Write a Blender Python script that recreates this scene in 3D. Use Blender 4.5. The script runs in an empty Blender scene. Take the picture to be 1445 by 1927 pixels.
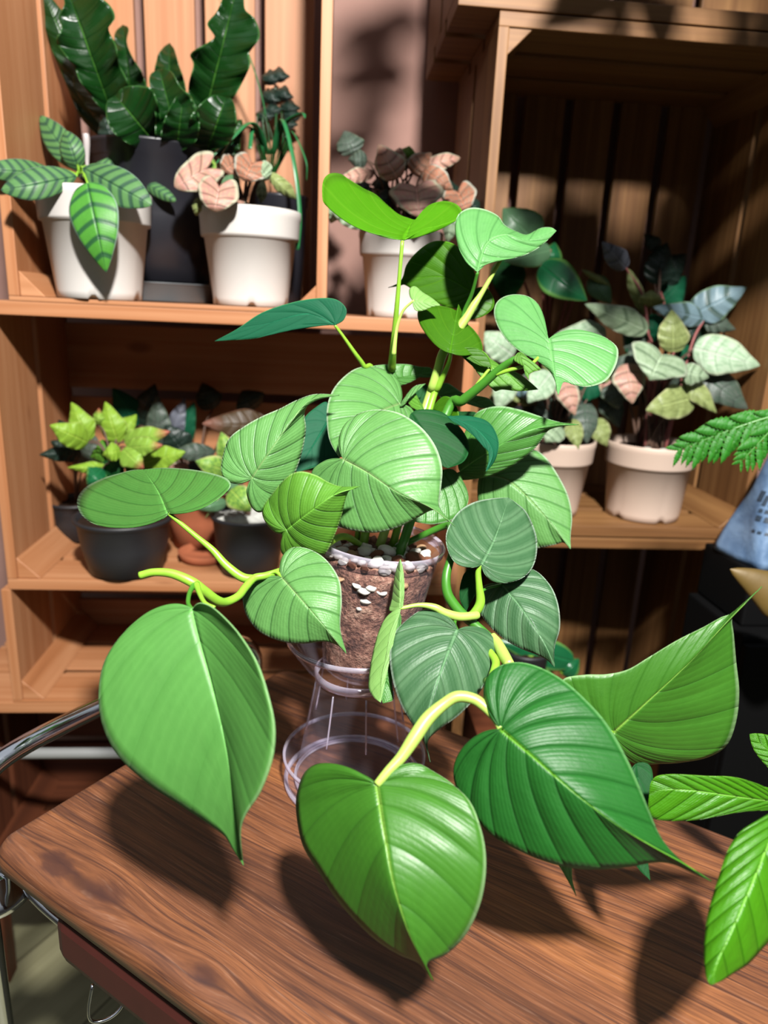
import bpy, bmesh, math, random
import numpy as np
from mathutils import Vector, Matrix

random.seed(7)
W, H, FPX = 1445.0, 1927.0, 1337.0
PITCH, ROLL = math.radians(16), math.radians(2.7)
CAM = np.array([0, 0, 1.18])
fwd = np.array([0, math.cos(PITCH), -math.sin(PITCH)])
r0 = np.array([1.0, 0, 0]); u0 = np.cross(r0, fwd)
rgt = r0*math.cos(ROLL)+u0*math.sin(ROLL); upv = -r0*math.sin(ROLL)+u0*math.cos(ROLL)
SC = bpy.context.scene
COL = SC.collection

# ---------------- camera, world, lamp, exposure ----------------
cd = bpy.data.cameras.new('camera'); cam = bpy.data.objects.new('camera', cd); COL.objects.link(cam)
cam.matrix_world = Matrix(((rgt[0], upv[0], -fwd[0], CAM[0]), (rgt[1], upv[1], -fwd[1], CAM[1]),
                           (rgt[2], upv[2], -fwd[2], CAM[2]), (0, 0, 0, 1)))
cd.sensor_fit = 'VERTICAL'; cd.sensor_height = 36.0; cd.lens = 36.0*FPX/H
cd.clip_start = 0.02
cd.dof.use_dof = True; cd.dof.focus_distance = 0.56; cd.dof.aperture_fstop = 5.0
SC.camera = cam
wd = bpy.data.worlds.new('world'); SC.world = wd; wd.use_nodes = True
wn = wd.node_tree
bg = wn.nodes['Background']
tc = wn.nodes.new('ShaderNodeTexCoord'); sx = wn.nodes.new('ShaderNodeSeparateXYZ')
rp = wn.nodes.new('ShaderNodeValToRGB')
wn.links.new(tc.outputs['Generated'], sx.inputs[0]); wn.links.new(sx.outputs['Z'], rp.inputs[0])
rp.color_ramp.elements[0].position = 0.15; rp.color_ramp.elements[0].color = (.11, .10, .095, 1)
rp.color_ramp.elements[1].position = 0.9; rp.color_ramp.elements[1].color = (1.5, 1.6, 1.75, 1)
wn.links.new(rp.outputs[0], bg.inputs[0]); bg.inputs[1].default_value = 0.30
ld = bpy.data.lights.new('ceiling_spot', 'SPOT'); lo = bpy.data.objects.new('ceiling_spot', ld); COL.objects.link(lo)
ld.energy = 400; ld.color = (1.0, .975, .935); ld.shadow_soft_size = 0.06; ld.spot_size = math.radians(75); ld.spot_blend = .3
lo.location = (0.22, -0.42, 2.22)
lo.rotation_euler = (Vector((0.05, 0.85, 0.9))-Vector(lo.location)).to_track_quat('-Z', 'Y').to_euler()
SC.view_settings.view_transform = 'Standard'; SC.view_settings.look = 'None'
SC.view_settings.gamma = 1; SC.view_settings.use_curve_mapping = False
SC.view_settings.exposure = 0.12
try:
    SC.cycles.max_bounces = 10; SC.cycles.transparent_max_bounces = 24
    SC.cycles.use_adaptive_sampling = True
except Exception: pass

# ---------------- helpers ----------------
def ray(x, y): return fwd+(x-W/2)/FPX*rgt-(y-H/2)/FPX*upv
def at(x, y, d): return CAM+ray(x, y)*d
def onz(x, y, z):
    v = ray(x, y); return CAM+v*(z-CAM[2])/v[2]
YAW = math.radians(5)
XA = np.array([math.cos(YAW), math.sin(YAW), 0]); NA = np.array([-math.sin(YAW), math.cos(YAW), 0])
P0 = np.array([-0.31203924, 0.98041419, 0]); P1 = np.array([0.408, 1.0853, 0])
def dep(x, y, P, dn):                       # camera depth where a pixel's ray meets the upright plane dn behind a crate front
    v = ray(x, y); return ((P-CAM)@NA+dn)/(v@NA)
def atn(x, y, P, dn): return at(x, y, dep(x, y, P, dn))
def loc(P, u, dn, z): 
    p = P+XA*u+NA*dn; return np.array([p[0], p[1], z])

ALB = .60                                   # overall reflectance of the place; the lamp makes up for it
def s2l(c, k=None):
    o = []
    for v in c:
        v /= 255.0
        o.append(v/12.92 if v <= .04045 else ((v+.055)/1.055)**2.4)
    return (*[q*(ALB if k is None else k) for q in o], 1.0)

class NT:
    def __init__(s, name):
        s.m = bpy.data.materials.new(name); s.m.use_nodes = True; s.t = s.m.node_tree
        s.t.nodes.clear(); s.out = s.n('ShaderNodeOutputMaterial')
    def n(s, typ, **kw):
        nd = s.t.nodes.new(typ)
        for k, v in kw.items(): setattr(nd, k, v)
        return nd
    def l(s, a, b): s.t.links.new(a, b)
    def math(s, op, a, b=None, c=None):
        nd = s.n('ShaderNodeMath', operation=op)
        for i, v in enumerate((a, b, c)):
            if v is None: continue
            if isinstance(v, (int, float)): nd.inputs[i].default_value = v
            else: s.l(v, nd.inputs[i])
        return nd.outputs[0]
    def mix(s, f, a, b):
        nd = s.n('ShaderNodeMix', data_type='RGBA')
        for i, v in ((0, f), (6, a), (7, b)):
            if isinstance(v, (int, float)): nd.inputs[i].default_value = v
            elif isinstance(v, tuple): nd.inputs[i].default_value = v
            else: s.l(v, nd.inputs[i])
        return nd.outputs[2]
    def ramp(s, f, stops):
        nd = s.n('ShaderNodeValToRGB'); s.l(f, nd.inputs[0]); e = nd.color_ramp.elements
        while len(e) < len(stops): e.new(.5)
        for i, (p, c) in enumerate(stops): e[i].position = p; e[i].color = c if len(c) == 4 else (*c, 1)
        return nd.outputs[0]
    def noise(s, vec, scale, detail=4, rough=.55, dist=0.0):
        nd = s.n('ShaderNodeTexNoise'); nd.inputs['Scale'].default_value = scale
        nd.inputs['Detail'].default_value = detail; nd.inputs['Roughness'].default_value = rough
        nd.inputs['Distortion'].default_value = dist
        if vec is not None: s.l(vec, nd.inputs['Vector'])
        return nd.outputs['Fac']
    def mapping(s, vec, sc=(1, 1, 1), lo=(0, 0, 0)):
        nd = s.n('ShaderNodeMapping'); nd.inputs['Scale'].default_value = sc; nd.inputs['Location'].default_value = lo
        s.l(vec, nd.inputs['Vector']); return nd.outputs[0]
    def bsdf(s, col, rough=.5, spec=.5, **kw):
        nd = s.n('ShaderNodeBsdfPrincipled')
        if isinstance(col, tuple): nd.inputs['Base Color'].default_value = col
        else: s.l(col, nd.inputs['Base Color'])
        if isinstance(rough, (int, float)): nd.inputs['Roughness'].default_value = rough
        else: s.l(rough, nd.inputs['Roughness'])
        nd.inputs['Specular IOR Level'].default_value = spec
        for k, v in kw.items(): nd.inputs[k.replace('_', ' ')].default_value = v
        return nd
    def bump(s, h, strength=.3, dist=.001):
        nd = s.n('ShaderNodeBump'); nd.inputs['Strength'].default_value = strength; nd.inputs['Distance'].default_value = dist
        s.l(h, nd.inputs['Height']); return nd.outputs[0]
    def done(s, sh): s.l(sh, s.out.inputs[0]); return s.m

def wood_mat(name, light, dark, vdark, gs=1.0, rough=.55, contrast=1.0, knots=True):
    t = NT(name); uv = t.n('ShaderNodeUVMap').outputs[0]
    m1 = t.mapping(uv, (1.6*gs, 70*gs, 1)); g = t.noise(m1, 1.0, 5, .55, .2)
    m2 = t.mapping(uv, (1.2*gs, 12*gs, 1), (3, 7, 0)); b = t.noise(m2, 1.0, 3, .5, .3)
    m3 = t.mapping(uv, (8*gs, 260*gs, 1)); p = t.noise(m3, 1.0, 2, .5, 0)
    f = t.math('ADD', t.math('MULTIPLY', g, .6), t.math('MULTIPLY', b, .4))
    c = t.ramp(f, [(.22, vdark), (.40, dark), (.62, light)])
    c = t.mix(t.math('MULTIPLY', t.ramp(p, [(.35, (0, 0, 0)), (.6, (1, 1, 1))]), .22*contrast), c, dark)
    if knots:
        vo = t.n('ShaderNodeTexVoronoi'); vo.inputs['Scale'].default_value = 1.0; t.l(t.mapping(uv, (4.2, 9, 1), (1.3, .4, 0)), vo.inputs['Vector'])
        k = t.ramp(vo.outputs['Distance'], [(.05, (1, 1, 1)), (.11, (0, 0, 0))])
        c = t.mix(t.math('MULTIPLY', k, .75), c, vdark)
    s = t.bsdf(c, rough, .35); t.l(t.bump(g, .25, .0008), s.inputs['Normal'])
    return t.done(s.outputs[0])

PINE = wood_mat('pine_wood', s2l((212, 152, 108)), s2l((186, 122, 78)), s2l((140, 84, 48)))
PINE_OLD_SHADED = wood_mat('aged_shaded_pine_wood', s2l((170, 124, 76)), s2l((130, 88, 50)), s2l((80, 50, 27)))  # aged pine; shade of the crate interiors is put into its darker tone
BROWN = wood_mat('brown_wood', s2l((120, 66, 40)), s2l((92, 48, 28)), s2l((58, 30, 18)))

def walnut():
    t = NT('walnut_tabletop'); uv = t.n('ShaderNodeUVMap').outputs[0]
    sp = t.n('ShaderNodeSeparateXYZ'); t.l(uv, sp.inputs[0]); X, Y = sp.outputs[0], sp.outputs[1]
    wv = t.noise(t.mapping(uv, (1.9, 5, 1)), 1.0, 2, .5, 0)
    yy = t.math('ADD', Y, t.math('MULTIPLY', t.math('SUBTRACT', wv, .5), .075))
    fine = t.noise(t.mapping(uv, (40, 120, 1)), 1.0, 3)
    masks = []
    for (cx, cy, r) in [(0.071, 0.018, 0.019), (0.126, 0.022, 0.016), (0.241, 0.014, 0.010)]:
        dx = t.math('MULTIPLY', t.math('SUBTRACT', X, cx), .5); dy = t.math('SUBTRACT', Y, cy)
        d2 = t.math('ADD', t.math('MULTIPLY', dx, dx), t.math('MULTIPLY', dy, dy))
        g = t.math('EXPONENT', t.math('MULTIPLY', d2, -1/(r*r*2.6)))
        yy = t.math('SUBTRACT', yy, t.math('MULTIPLY', t.math('MULTIPLY', dy, g), .62))
        masks.append(t.ramp(t.math('ADD', t.math('SQRT', d2), t.math('MULTIPLY', t.math('SUBTRACT', fine, .5), r*.9)), [(r*.40, (1, 1, 1)), (r*.62, (0, 0, 0))]))
    cm = t.n('ShaderNodeCombineXYZ'); t.l(X, cm.inputs[0]); t.l(yy, cm.inputs[1]); w = cm.outputs[0]
    g = t.noise(t.mapping(w, (2.6, 105, 1)), 1.0, 5, .62, .1)
    g2 = t.noise(t.mapping(w, (1.4, 16, 1), (5, 2, 0)), 1.0, 3, .5, .1)
    l1 = t.noise(t.mapping(w, (1.6, 62, 1), (2, 9, 0)), 1.0, 3, .5, 0)
    p = t.noise(t.mapping(w, (22, 520, 1)), 1.0, 3, .6, 0)
    f = t.math('ADD', t.math('MULTIPLY', g, .45), t.math('MULTIPLY', g2, .55))
    c = t.ramp(f, [(.34, s2l((74, 46, 34))), (.45, s2l((118, 74, 50))), (.55, s2l((142, 90, 58))), (.66, s2l((168, 108, 64)))])
    ln = t.ramp(t.math('ABSOLUTE', t.math('SUBTRACT', l1, .5)), [(.0, (1, 1, 1)), (.030, (0, 0, 0))])
    c = t.mix(t.math('MULTIPLY', ln, .72), c, s2l((58, 38, 36)))
    c = t.mix(t.math('MULTIPLY', t.ramp(p, [(.40, (1, 1, 1)), (.54, (0, 0, 0))]), .42), c, s2l((64, 40, 34)))
    c = t.mix(t.math('MULTIPLY', t.ramp(p, [(.58, (0, 0, 0)), (.75, (1, 1, 1))]), .30), c, s2l((190, 150, 126)))
    for k in masks: c = t.mix(t.math('MULTIPLY', k, .6), c, s2l((66, 42, 40)))
    s = t.bsdf(c, .40, .5); t.l(t.bump(t.math('ADD', g, p), .25, .0005), s.inputs['Normal'])
    return t.done(s.outputs[0])
WALNUT = walnut()

def plain(name, col, rough=.5, spec=.5, nz=0, nsc=60, bump=0, k=None, **kw):
    t = NT(name); o = t.n('ShaderNodeTexCoord').outputs['Object']
    n = t.noise(o, nsc, 4)
    c = t.mix(t.math('MULTIPLY', t.ramp(n, [(.3, (0, 0, 0)), (.7, (1, 1, 1))]), nz), s2l(col, k), s2l(tuple(v*.6 for v in col), k))
    s = t.bsdf(c, rough, spec, **kw)
    if bump: t.l(t.bump(n, bump, .002), s.inputs['Normal'])
    return t.done(s.outputs[0])
POTWHITE = plain('cream_plastic', (232, 226, 220), .38, .45, .05, 25)
POTCREAM = plain('pinkish_cream_plastic', (228, 202, 184), .42, .4, .05, 25)
POTBLACK = plain('black_plastic', (42, 42, 46), .5, .5, .2, 30)
POTGREY = plain('dark_grey_plastic', (40, 40, 47), .36, .5, .15, 12)
TRAYGREY = plain('grey_tray_plastic', (128, 134, 138), .4)
TERRA = plain('terracotta', (186, 108, 74), .8, .2, .2, 40)
SOIL = plain('potting_soil', (60, 42, 32), .95, .1, .9, 220, .8)
MOSS = plain('white_moss', (232, 232, 224), .9, .1, .25, 160, .8)
CHROME = plain('chrome', (225, 228, 232), .08, .5, k=.9, Metallic=1.0)
STEEL = plain('grey_painted_steel', (150, 152, 150), .4)
MAROON = plain('maroon_board', (80, 36, 30), .55, .3, .25, 40)
BLACKM = plain('matte_black', (9, 9, 10), .7, .12, .1)
CABLE = plain('clear_tag_plastic', (200, 190, 188), .25)

def leafmat(name, base, vein, edge=None, N=8, lines=.5, width=.25, fine=.12, rough=.45, trans=.32, ew=.02, spec=.35,
            mid=None, blotch=0.0, blotchcol=None, dark_between=None, bump=.5, tcol=None, tip=None):
    t = NT(name); uv = t.n('ShaderNodeUVMap').outputs[0]; sp = t.n('ShaderNodeSeparateXYZ'); t.l(uv, sp.inputs[0])
    u, v = sp.outputs[0], sp.outputs[1]
    fr = t.math('ABSOLUTE', t.math('SINE', t.math('MULTIPLY', u, math.pi*N)))        # 0 at the veins, 1 between
    vl = t.ramp(fr, [((width*.5 if width > .5 else 0.0), (1, 1, 1)), (width, (0, 0, 0))])
    f2 = t.math('ABSOLUTE', t.math('SINE', t.math('MULTIPLY', u, math.pi*N*6)))
    b = s2l(base); c = b
    nz = t.noise(t.mapping(uv, (30, 9, 1)), 1.0, 4)
    big = t.noise(t.mapping(uv, (5, 3, 1)), 1.0, 3)
    c = t.mix(t.math('MULTIPLY', t.ramp(big, [(.35, (0, 0, 0)), (.65, (1, 1, 1))]), .30), b, s2l(tuple(min(255, x*1.14) for x in base)))
    if dark_between: c = t.mix(t.math('MULTIPLY', t.ramp(fr, [(.55, (0, 0, 0)), (.9, (1, 1, 1))]), .6), c, s2l(dark_between))
    if blotch:
        bb = t.ramp(t.noise(t.mapping(uv, (9, 5, 1)), 1.0, 3), [(.45, (0, 0, 0)), (.6, (1, 1, 1))])
        c = t.mix(t.math('MULTIPLY', bb, blotch), c, s2l(blotchcol))
    c = t.mix(t.math('MULTIPLY', f2, fine), c, s2l(vein))
    c = t.mix(t.math('MULTIPLY', vl, lines), c, s2l(vein))
    c = t.mix(t.math('MULTIPLY', t.ramp(nz, [(.5, (0, 0, 0)), (.8, (1, 1, 1))]), .18), c, s2l(vein))
    if tip:
        c = t.mix(t.math('MULTIPLY', t.ramp(u, [(.72, (0, 0, 0)), (.95, (1, 1, 1))]), .9), c, s2l(tip))
    m = s2l(mid) if mid else s2l(tuple(min(255, x*1.25+12) for x in base))
    c = t.mix(t.ramp(v, [(.012, (1, 1, 1)), (.035, (0, 0, 0))]), c, m)
    e = s2l(edge) if edge else s2l(tuple(min(255, x*1.2+30) for x in base))
    c = t.mix(t.math('MULTIPLY', t.ramp(v, [(1-ew*1.6, (0, 0, 0)), (1-ew*.6, (1, 1, 1))]), .8), c, e)
    s = t.bsdf(c, rough, spec)
    hb = t.math('ADD', t.math('MULTIPLY', t.math('POWER', fr, .5), 1.0), t.math('ADD', t.math('MULTIPLY', f2, .12), t.math('MULTIPLY', nz, .35)))
    bn = t.bump(hb, bump, .0012); t.l(bn, s.inputs['Normal'])
    tr = t.n('ShaderNodeBsdfTranslucent')
    t.l(t.mix(.5, c, s2l(tcol or (140, 200, 30))), tr.inputs[0]); t.l(bn, tr.inputs['Normal'])
    mx = t.n('ShaderNodeMixShader'); mx.inputs[0].default_value = trans
    t.l(s.outputs[0], mx.inputs[1]); t.l(tr.outputs[0], mx.inputs[2])
    return t.done(mx.outputs[0])

LM = dict(
 pale=leafmat('leaf_pale_green', (104, 160, 86), (58, 112, 52), edge=(186, 212, 176), N=9, lines=.5, width=.35, fine=.15, bump=.8, trans=.15, rough=.42, spec=.28, mid=(140, 180, 110)),
 mid=leafmat('leaf_mid_green', (84, 146, 64), (48, 104, 42), edge=(160, 200, 150), N=9, lines=.4, bump=.7, trans=.2, rough=.38),
 fresh=leafmat('leaf_fresh_green', (100, 160, 52), (66, 126, 36), edge=(160, 205, 110), N=9, lines=.4, bump=.7, trans=.25),
 deep=leafmat('leaf_deep_green', (36, 102, 36), (18, 72, 24), edge=(110, 170, 100), N=10, lines=.4, rough=.46, spec=.25, bump=.8, trans=.15, mid=(96, 160, 40)),
 front=leafmat('leaf_front_green', (66, 124, 36), (44, 100, 26), edge=(150, 190, 130), N=7, lines=.3, rough=.42, bump=.6, trans=.18, mid=(130, 180, 70)),
 left=leafmat('leaf_broad_green', (94, 158, 74), (56, 122, 44), edge=(150, 200, 130), N=5, lines=.22, rough=.46, bump=.4, trans=.25),
 grey=leafmat('leaf_grey_green', (84, 122, 84), (34, 78, 40), edge=(180, 204, 180), N=8, lines=.3, fine=.10, rough=.45, dark_between=(44, 90, 50), trans=.08, bump=.7, spec=.28),
 lime=leafmat('leaf_lime_underside', (96, 176, 20), (128, 200, 40), N=8, lines=.5, fine=.1, trans=.55, bump=.4, spec=.25),
 olive=leafmat('leaf_olive_backlit', (74, 134, 20), (104, 164, 34), N=8, lines=.5, trans=.5, bump=.35, spec=.25),  # darker olive puts the backlit look of rear leaves into the colour
 teal=leafmat('leaf_dark_teal', (22, 92, 62), (14, 70, 48), edge=(70, 140, 90), N=6, lines=.3, rough=.6, spec=.12, trans=.12, bump=.3),
 dark=leafmat('leaf_dark_shaded_green', (18, 72, 30), (40, 104, 52), N=5, lines=.4, rough=.6, spec=.12, trans=.12, bump=.3),  # shade on the rear leaves is put into this dark base colour
 mint=leafmat('leaf_mint_green', (98, 160, 88), (58, 118, 58), edge=(190, 225, 180), N=8, lines=.45, rough=.42, spec=.25, bump=.6, trans=.15),
 under=leafmat('leaf_pale_underside', (150, 200, 110), (110, 168, 80), N=8, lines=.4, trans=.35, bump=.4),
 patterned=leafmat('leaf_banded', (100, 150, 88), (46, 82, 68), edge=(150, 180, 160), N=9, lines=.85, width=.78, mid=(44, 84, 66), ew=.03, trans=.2, bump=.3, fine=.05),
 patternedlit=leafmat('leaf_banded_lit', (92, 170, 62), (40, 92, 62), edge=(180, 205, 190), N=7, lines=.85, width=.62, mid=(44, 90, 66), ew=.05, trans=.25, bump=.3, fine=.05),  # brighter copy of the banded leaf, its lit look put into the colour
 pink=leafmat('leaf_pink', (204, 150, 136), (128, 92, 80), edge=(206, 210, 180), N=5, lines=.85, width=.5, ew=.14, blotch=.5, blotchcol=(206, 190, 150), trans=.1, bump=.9, fine=.1, tcol=(220, 160, 120)),
 rust=leafmat('leaf_rust', (188, 124, 96), (110, 90, 78), edge=(200, 206, 190), N=5, lines=.6, width=.5, ew=.12, blotch=.5, blotchcol=(150, 160, 140), trans=.1, bump=.9, tcol=(210, 140, 90)),
 fern=leafmat('leaf_glossy_dark', (16, 58, 16), (10, 38, 12), edge=(60, 110, 50), N=9, lines=.3, rough=.30, trans=.1, spec=.45, bump=.8, mid=(90, 150, 60), ew=.03),
 coleus=leafmat('leaf_yellow_green', (166, 208, 70), (120, 176, 50), edge=(196, 220, 120), N=6, lines=.45, trans=.3, bump=.6, ew=.05),
 coleuspink=leafmat('leaf_yellow_green_pink_tip', (166, 208, 84), (120, 176, 50), edge=(226, 180, 160), N=6, lines=.4, trans=.3, bump=.5, tip=(214, 90, 100)),
 varieg=leafmat('leaf_cream_green', (170, 210, 90), (80, 150, 70), edge=(220, 225, 150), N=4, lines=.2, blotch=.8, blotchcol=(70, 140, 70), trans=.25, bump=.3, ew=.15),
 silver=leafmat('leaf_silver_green', (170, 192, 158), (84, 112, 78), edge=(200, 212, 184), N=4, lines=.85, width=.45, blotch=.5, blotchcol=(134, 164, 120), trans=.1, bump=1.0, ew=.08),
 white=leafmat('leaf_white_green', (192, 214, 184), (120, 160, 120), edge=(212, 226, 190), N=6, lines=.5, blotch=.5, blotchcol=(110, 160, 110), trans=.1, bump=.8, ew=.1),
 blue=leafmat('leaf_blue_silver', (120, 146, 156), (52, 76, 62), edge=(140, 170, 130), N=4, lines=.8, width=.6, trans=.05, bump=.8, ew=.06),
 dusk=leafmat('leaf_dusky_green', (74, 92, 78), (40, 54, 46), edge=(120, 136, 112), N=5, lines=.6, blotch=.4, blotchcol=(120, 120, 116), trans=.05, bump=.8, ew=.06),
 greylf=leafmat('leaf_charcoal', (112, 116, 128), (50, 52, 60), N=4, lines=.8, width=.5, trans=.0, bump=.8, ew=.05),
 khaki=leafmat('leaf_khaki', (158, 172, 108), (100, 120, 60), edge=(204, 208, 150), N=4, lines=.4, blotch=.5, blotchcol=(110, 120, 60), trans=.1, bump=.7, ew=.1),
 nearblack=leafmat('leaf_blackish_green', (26, 44, 36), (60, 84, 72), N=6, lines=.5, trans=.0, bump=.8, rough=.35),
 maroon=leafmat('leaf_ribbed_maroon', (72, 56, 36), (110, 84, 56), edge=(160, 110, 90), N=9, lines=.6, trans=.05, bump=.8, tip=(150, 100, 84)),
 hoya=leafmat('leaf_sage', (96, 136, 98), (70, 110, 76), edge=(120, 170, 90), N=4, lines=.2, trans=.1, rough=.35, bump=.2, ew=.06),
 hoyadeep=leafmat('leaf_glossy_light_edge', (30, 108, 64), (20, 84, 48), edge=(120, 176, 84), N=4, lines=.2, trans=.1, rough=.3, spec=.4, bump=.2, ew=.16),
 pinna=leafmat('leaf_fern_green', (56, 140, 40), (36, 104, 24), edge=(120, 190, 50), N=3, lines=.2, trans=.3),
 tree=leafmat('leaf_vivid_green', (78, 150, 22), (44, 116, 12), edge=(130, 200, 60), N=12, lines=.55, width=.18, fine=0, trans=.35, rough=.35, bump=.9, mid=(150, 220, 90)),
)
STEMG = plain('stem_green', (150, 205, 60), .4, .45, .25, 90)
STEMP = plain('stem_pale', (182, 216, 100), .38, .45, .15, 90)
STEMD = plain('stem_deep_green', (70, 140, 40), .4, .45, .2, 90)
STEMB = plain('stem_brown', (110, 84, 70), .6, .3, .3, 90)
STEMR = plain('stem_pink', (170, 100, 96), .5, .3, .2, 90)

def tag(o, label=None, cat=None, group=None, kind=None):
    if label: o['label'] = label
    if cat: o['category'] = cat
    if group: o['group'] = group
    if kind: o['kind'] = kind
    return o
def empty(name, p, label, cat, group=None, rz=0.0):
    o = bpy.data.objects.new(name, None); COL.objects.link(o); o.location = Vector([float(c) for c in p]); o.rotation_euler = (0, 0, rz)
    o.empty_display_size = .02
    return tag(o, label, cat, group)
def link_mesh(name, verts, faces, mat, parent=None, uvs=None, smooth=True, solid=0.0, world=True, mats=None):
    me = bpy.data.meshes.new(name)
    if parent is not None and world:
        M = Matrix.Translation(parent.location) @ parent.rotation_euler.to_matrix().to_4x4()
        Mi = np.array(M.inverted()); V = np.asarray(verts, float); V = V@Mi[:3, :3].T+Mi[:3, 3]
    else: V = np.asarray(verts, float)
    me.from_pydata(V.tolist(), [], faces)
    me.materials.append(mat)
    if mats:
        for m in mats: me.materials.append(m)
    if uvs is not None:
        ul = me.uv_layers.new(name='UVMap'); a = np.zeros(len(me.loops), dtype=np.int64); me.loops.foreach_get('vertex_index', a)
        ul.data.foreach_set('uv', np.asarray(uvs, float)[a].ravel())
    if smooth: me.polygons.foreach_set('use_smooth', [True]*len(me.polygons))
    o = bpy.data.objects.new(name, me); COL.objects.link(o)
    if parent is not None: o.parent = parent
    if solid:
        md = o.modifiers.new('thickness', 'SOLIDIFY'); md.thickness = solid; md.offset = 0
    return o

class Boards:
    """collects wooden boards in a local frame and links them as one mesh with grain-aligned UVs"""
    def __init__(s): s.v = []; s.f = []; s.uv = []
    def box(s, x0, x1, y0, y1, z0, z1, ch=.0012):
        X = (x0, x1); Y = (y0, y1); Z = (z0, z1)
        bm = bmesh.new(); bmesh.ops.create_cube(bm, size=1)
        for v in bm.verts: v.co = Vector((X[v.co.x > 0], Y[v.co.y > 0], Z[v.co.z > 0]))
        if ch: bmesh.ops.bevel(bm, geom=list(bm.edges), offset=ch, segments=2, affect='EDGES', profile=.6)
        s._add(bm, (x1-x0, y1-y0, z1-z0)); return s
    def prism(s, pts, axis, a0, a1):       # triangular block: 2-D points swept along an axis
        bm = bmesh.new(); ring = []
        for a in (a0, a1):
            r = []
            for p in pts:
                q = list(p); q.insert(axis, a); r.append(bm.verts.new(q))
            ring.append(r)
        n = len(pts); bm.faces.new(ring[0]); bm.faces.new(ring[1][::-1])
        for i in range(n): bm.faces.new((ring[0][i], ring[1][i], ring[1][(i+1) % n], ring[0][(i+1) % n]))
        bmesh.ops.recalc_face_normals(bm, faces=bm.faces)
        bmesh.ops.bevel(bm, geom=list(bm.edges), offset=.0008, segments=1, affect='EDGES')
        d = [.03, .03, .03]; d[axis] = a1-a0; s._add(bm, d); return s
    def _add(s, bm, dims):
        ax = int(np.argmax(dims)); off = (random.random()*5, random.random()*5)
        others = [i for i in range(3) if i != ax]
        for f in bm.faces:
            idx = []
            n = f.normal; na = int(np.argmax([abs(c) for c in n]))
            lat = [i for i in others if i != na]
            lat = lat[0]
            for v in f.verts:
                idx.append(len(s.v)); s.v.append(tuple(v.co))
                s.uv.append((v.co[ax]+off[0], v.co[lat]+off[1]+(.13*others.index(lat))) if na != ax else (v.co[others[0]]*.5+off[0], v.co[others[1]]+off[1]))
            s.f.append(idx)
        bm.free()
    def build(s, name, mat, parent): return link_mesh(name, s.v, s.f, mat, parent, s.uv, smooth=False, world=False)

def lathe(name, prof, center, mat, parent=None, seg=64, notch=None, tilt=None, uvs=True):
    """revolve (r, z) about the vertical through center; tilt is a 3x3 applied about the centre"""
    V = []; F = []; U = []
    n = len(prof)
    for i in range(seg):
        a = 2*math.pi*i/seg
        for j, (r, z) in enumerate(prof):
            zz = z
            if notch and j in notch[0] and math.cos(notch[1]*a+.4) > .86: zz = z+notch[2]
            p = np.array([r*math.cos(a), r*math.sin(a), zz])
            if tilt is not None: p = tilt@p
            V.append(p+center); U.append((i/seg*2*math.pi*.06, zz))
    for i in range(seg):
        for j in range(n-1):
            F.append((i*n+j, ((i+1) % seg)*n+j, ((i+1) % seg)*n+j+1, i*n+j+1))
    return link_mesh(name, V, F, mat, parent, U)

def crspline(P, m):
    P = np.asarray(P, float); n = len(P)
    Q = np.vstack([2*P[0]-P[1], P, 2*P[-1]-P[-2]]); out = []
    for i in range(n-1):
        a, b, c, d = Q[i], Q[i+1], Q[i+2], Q[i+3]
        for k in range(m):
            t = k/m
            out.append(.5*((2*b)+(-a+c)*t+(2*a-5*b+4*c-d)*t*t+(-a+3*b-3*c+d)*t**3))
    out.append(P[-1]); return np.array(out)
def resample(P, n):
    d = np.r_[0, np.cumsum(np.linalg.norm(np.diff(P, axis=0), axis=1))]
    s = np.linspace(0, d[-1], n)
    return np.stack([np.interp(s, d, P[:, k]) for k in range(P.shape[1])], 1)

def tube_geo(pts, rad, seg=12, m=8, flat=1.0, V0=0):
    R = np.atleast_1d(rad).astype(float)
    if len(R) == 1: R = np.repeat(R, len(pts))
    C4 = crspline(np.c_[np.asarray(pts, float), R], m) if len(pts) > 2 else resample(np.c_[np.asarray(pts, float), R], 6)
    C = C4[:, :3]; R = C4[:, 3]; T = np.gradient(C, axis=0); T /= np.linalg.norm(T, axis=1)[:, None]+1e-12
    up = np.array([0, 0, 1.0]) if abs(T[0][2]) < .9 else np.array([1.0, 0, 0])
    V = []; F = []; U = []
    nrm = np.cross(T[0], up); nrm /= np.linalg.norm(nrm)
    L = 0
    for i in range(len(C)):
        nrm = nrm-T[i]*(nrm@T[i]); nrm /= np.linalg.norm(nrm)+1e-12; b = np.cross(T[i], nrm)
        if i: L += np.linalg.norm(C[i]-C[i-1])
        for k in range(seg):
            a = 2*math.pi*k/seg; V.append(C[i]+R[i]*(nrm*math.cos(a)+b*math.sin(a)*flat)); U.append((L, k/seg))
    for i in range(len(C)-1):
        for k in range(seg):
            F.append((V0+i*seg+k, V0+i*seg+(k+1) % seg, V0+(i+1)*seg+(k+1) % seg, V0+(i+1)*seg+k))
    F.append(tuple(V0+k for k in range(seg))[::-1]); F.append(tuple(V0+(len(C)-1)*seg+k for k in range(seg)))
    return V, F, U
def tube(name, pts, rad, mat, parent=None, seg=12, m=8, flat=1.0):
    V, F, U = tube_geo(pts, rad, seg, m, flat); return link_mesh(name, V, F, mat, parent, U)

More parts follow.
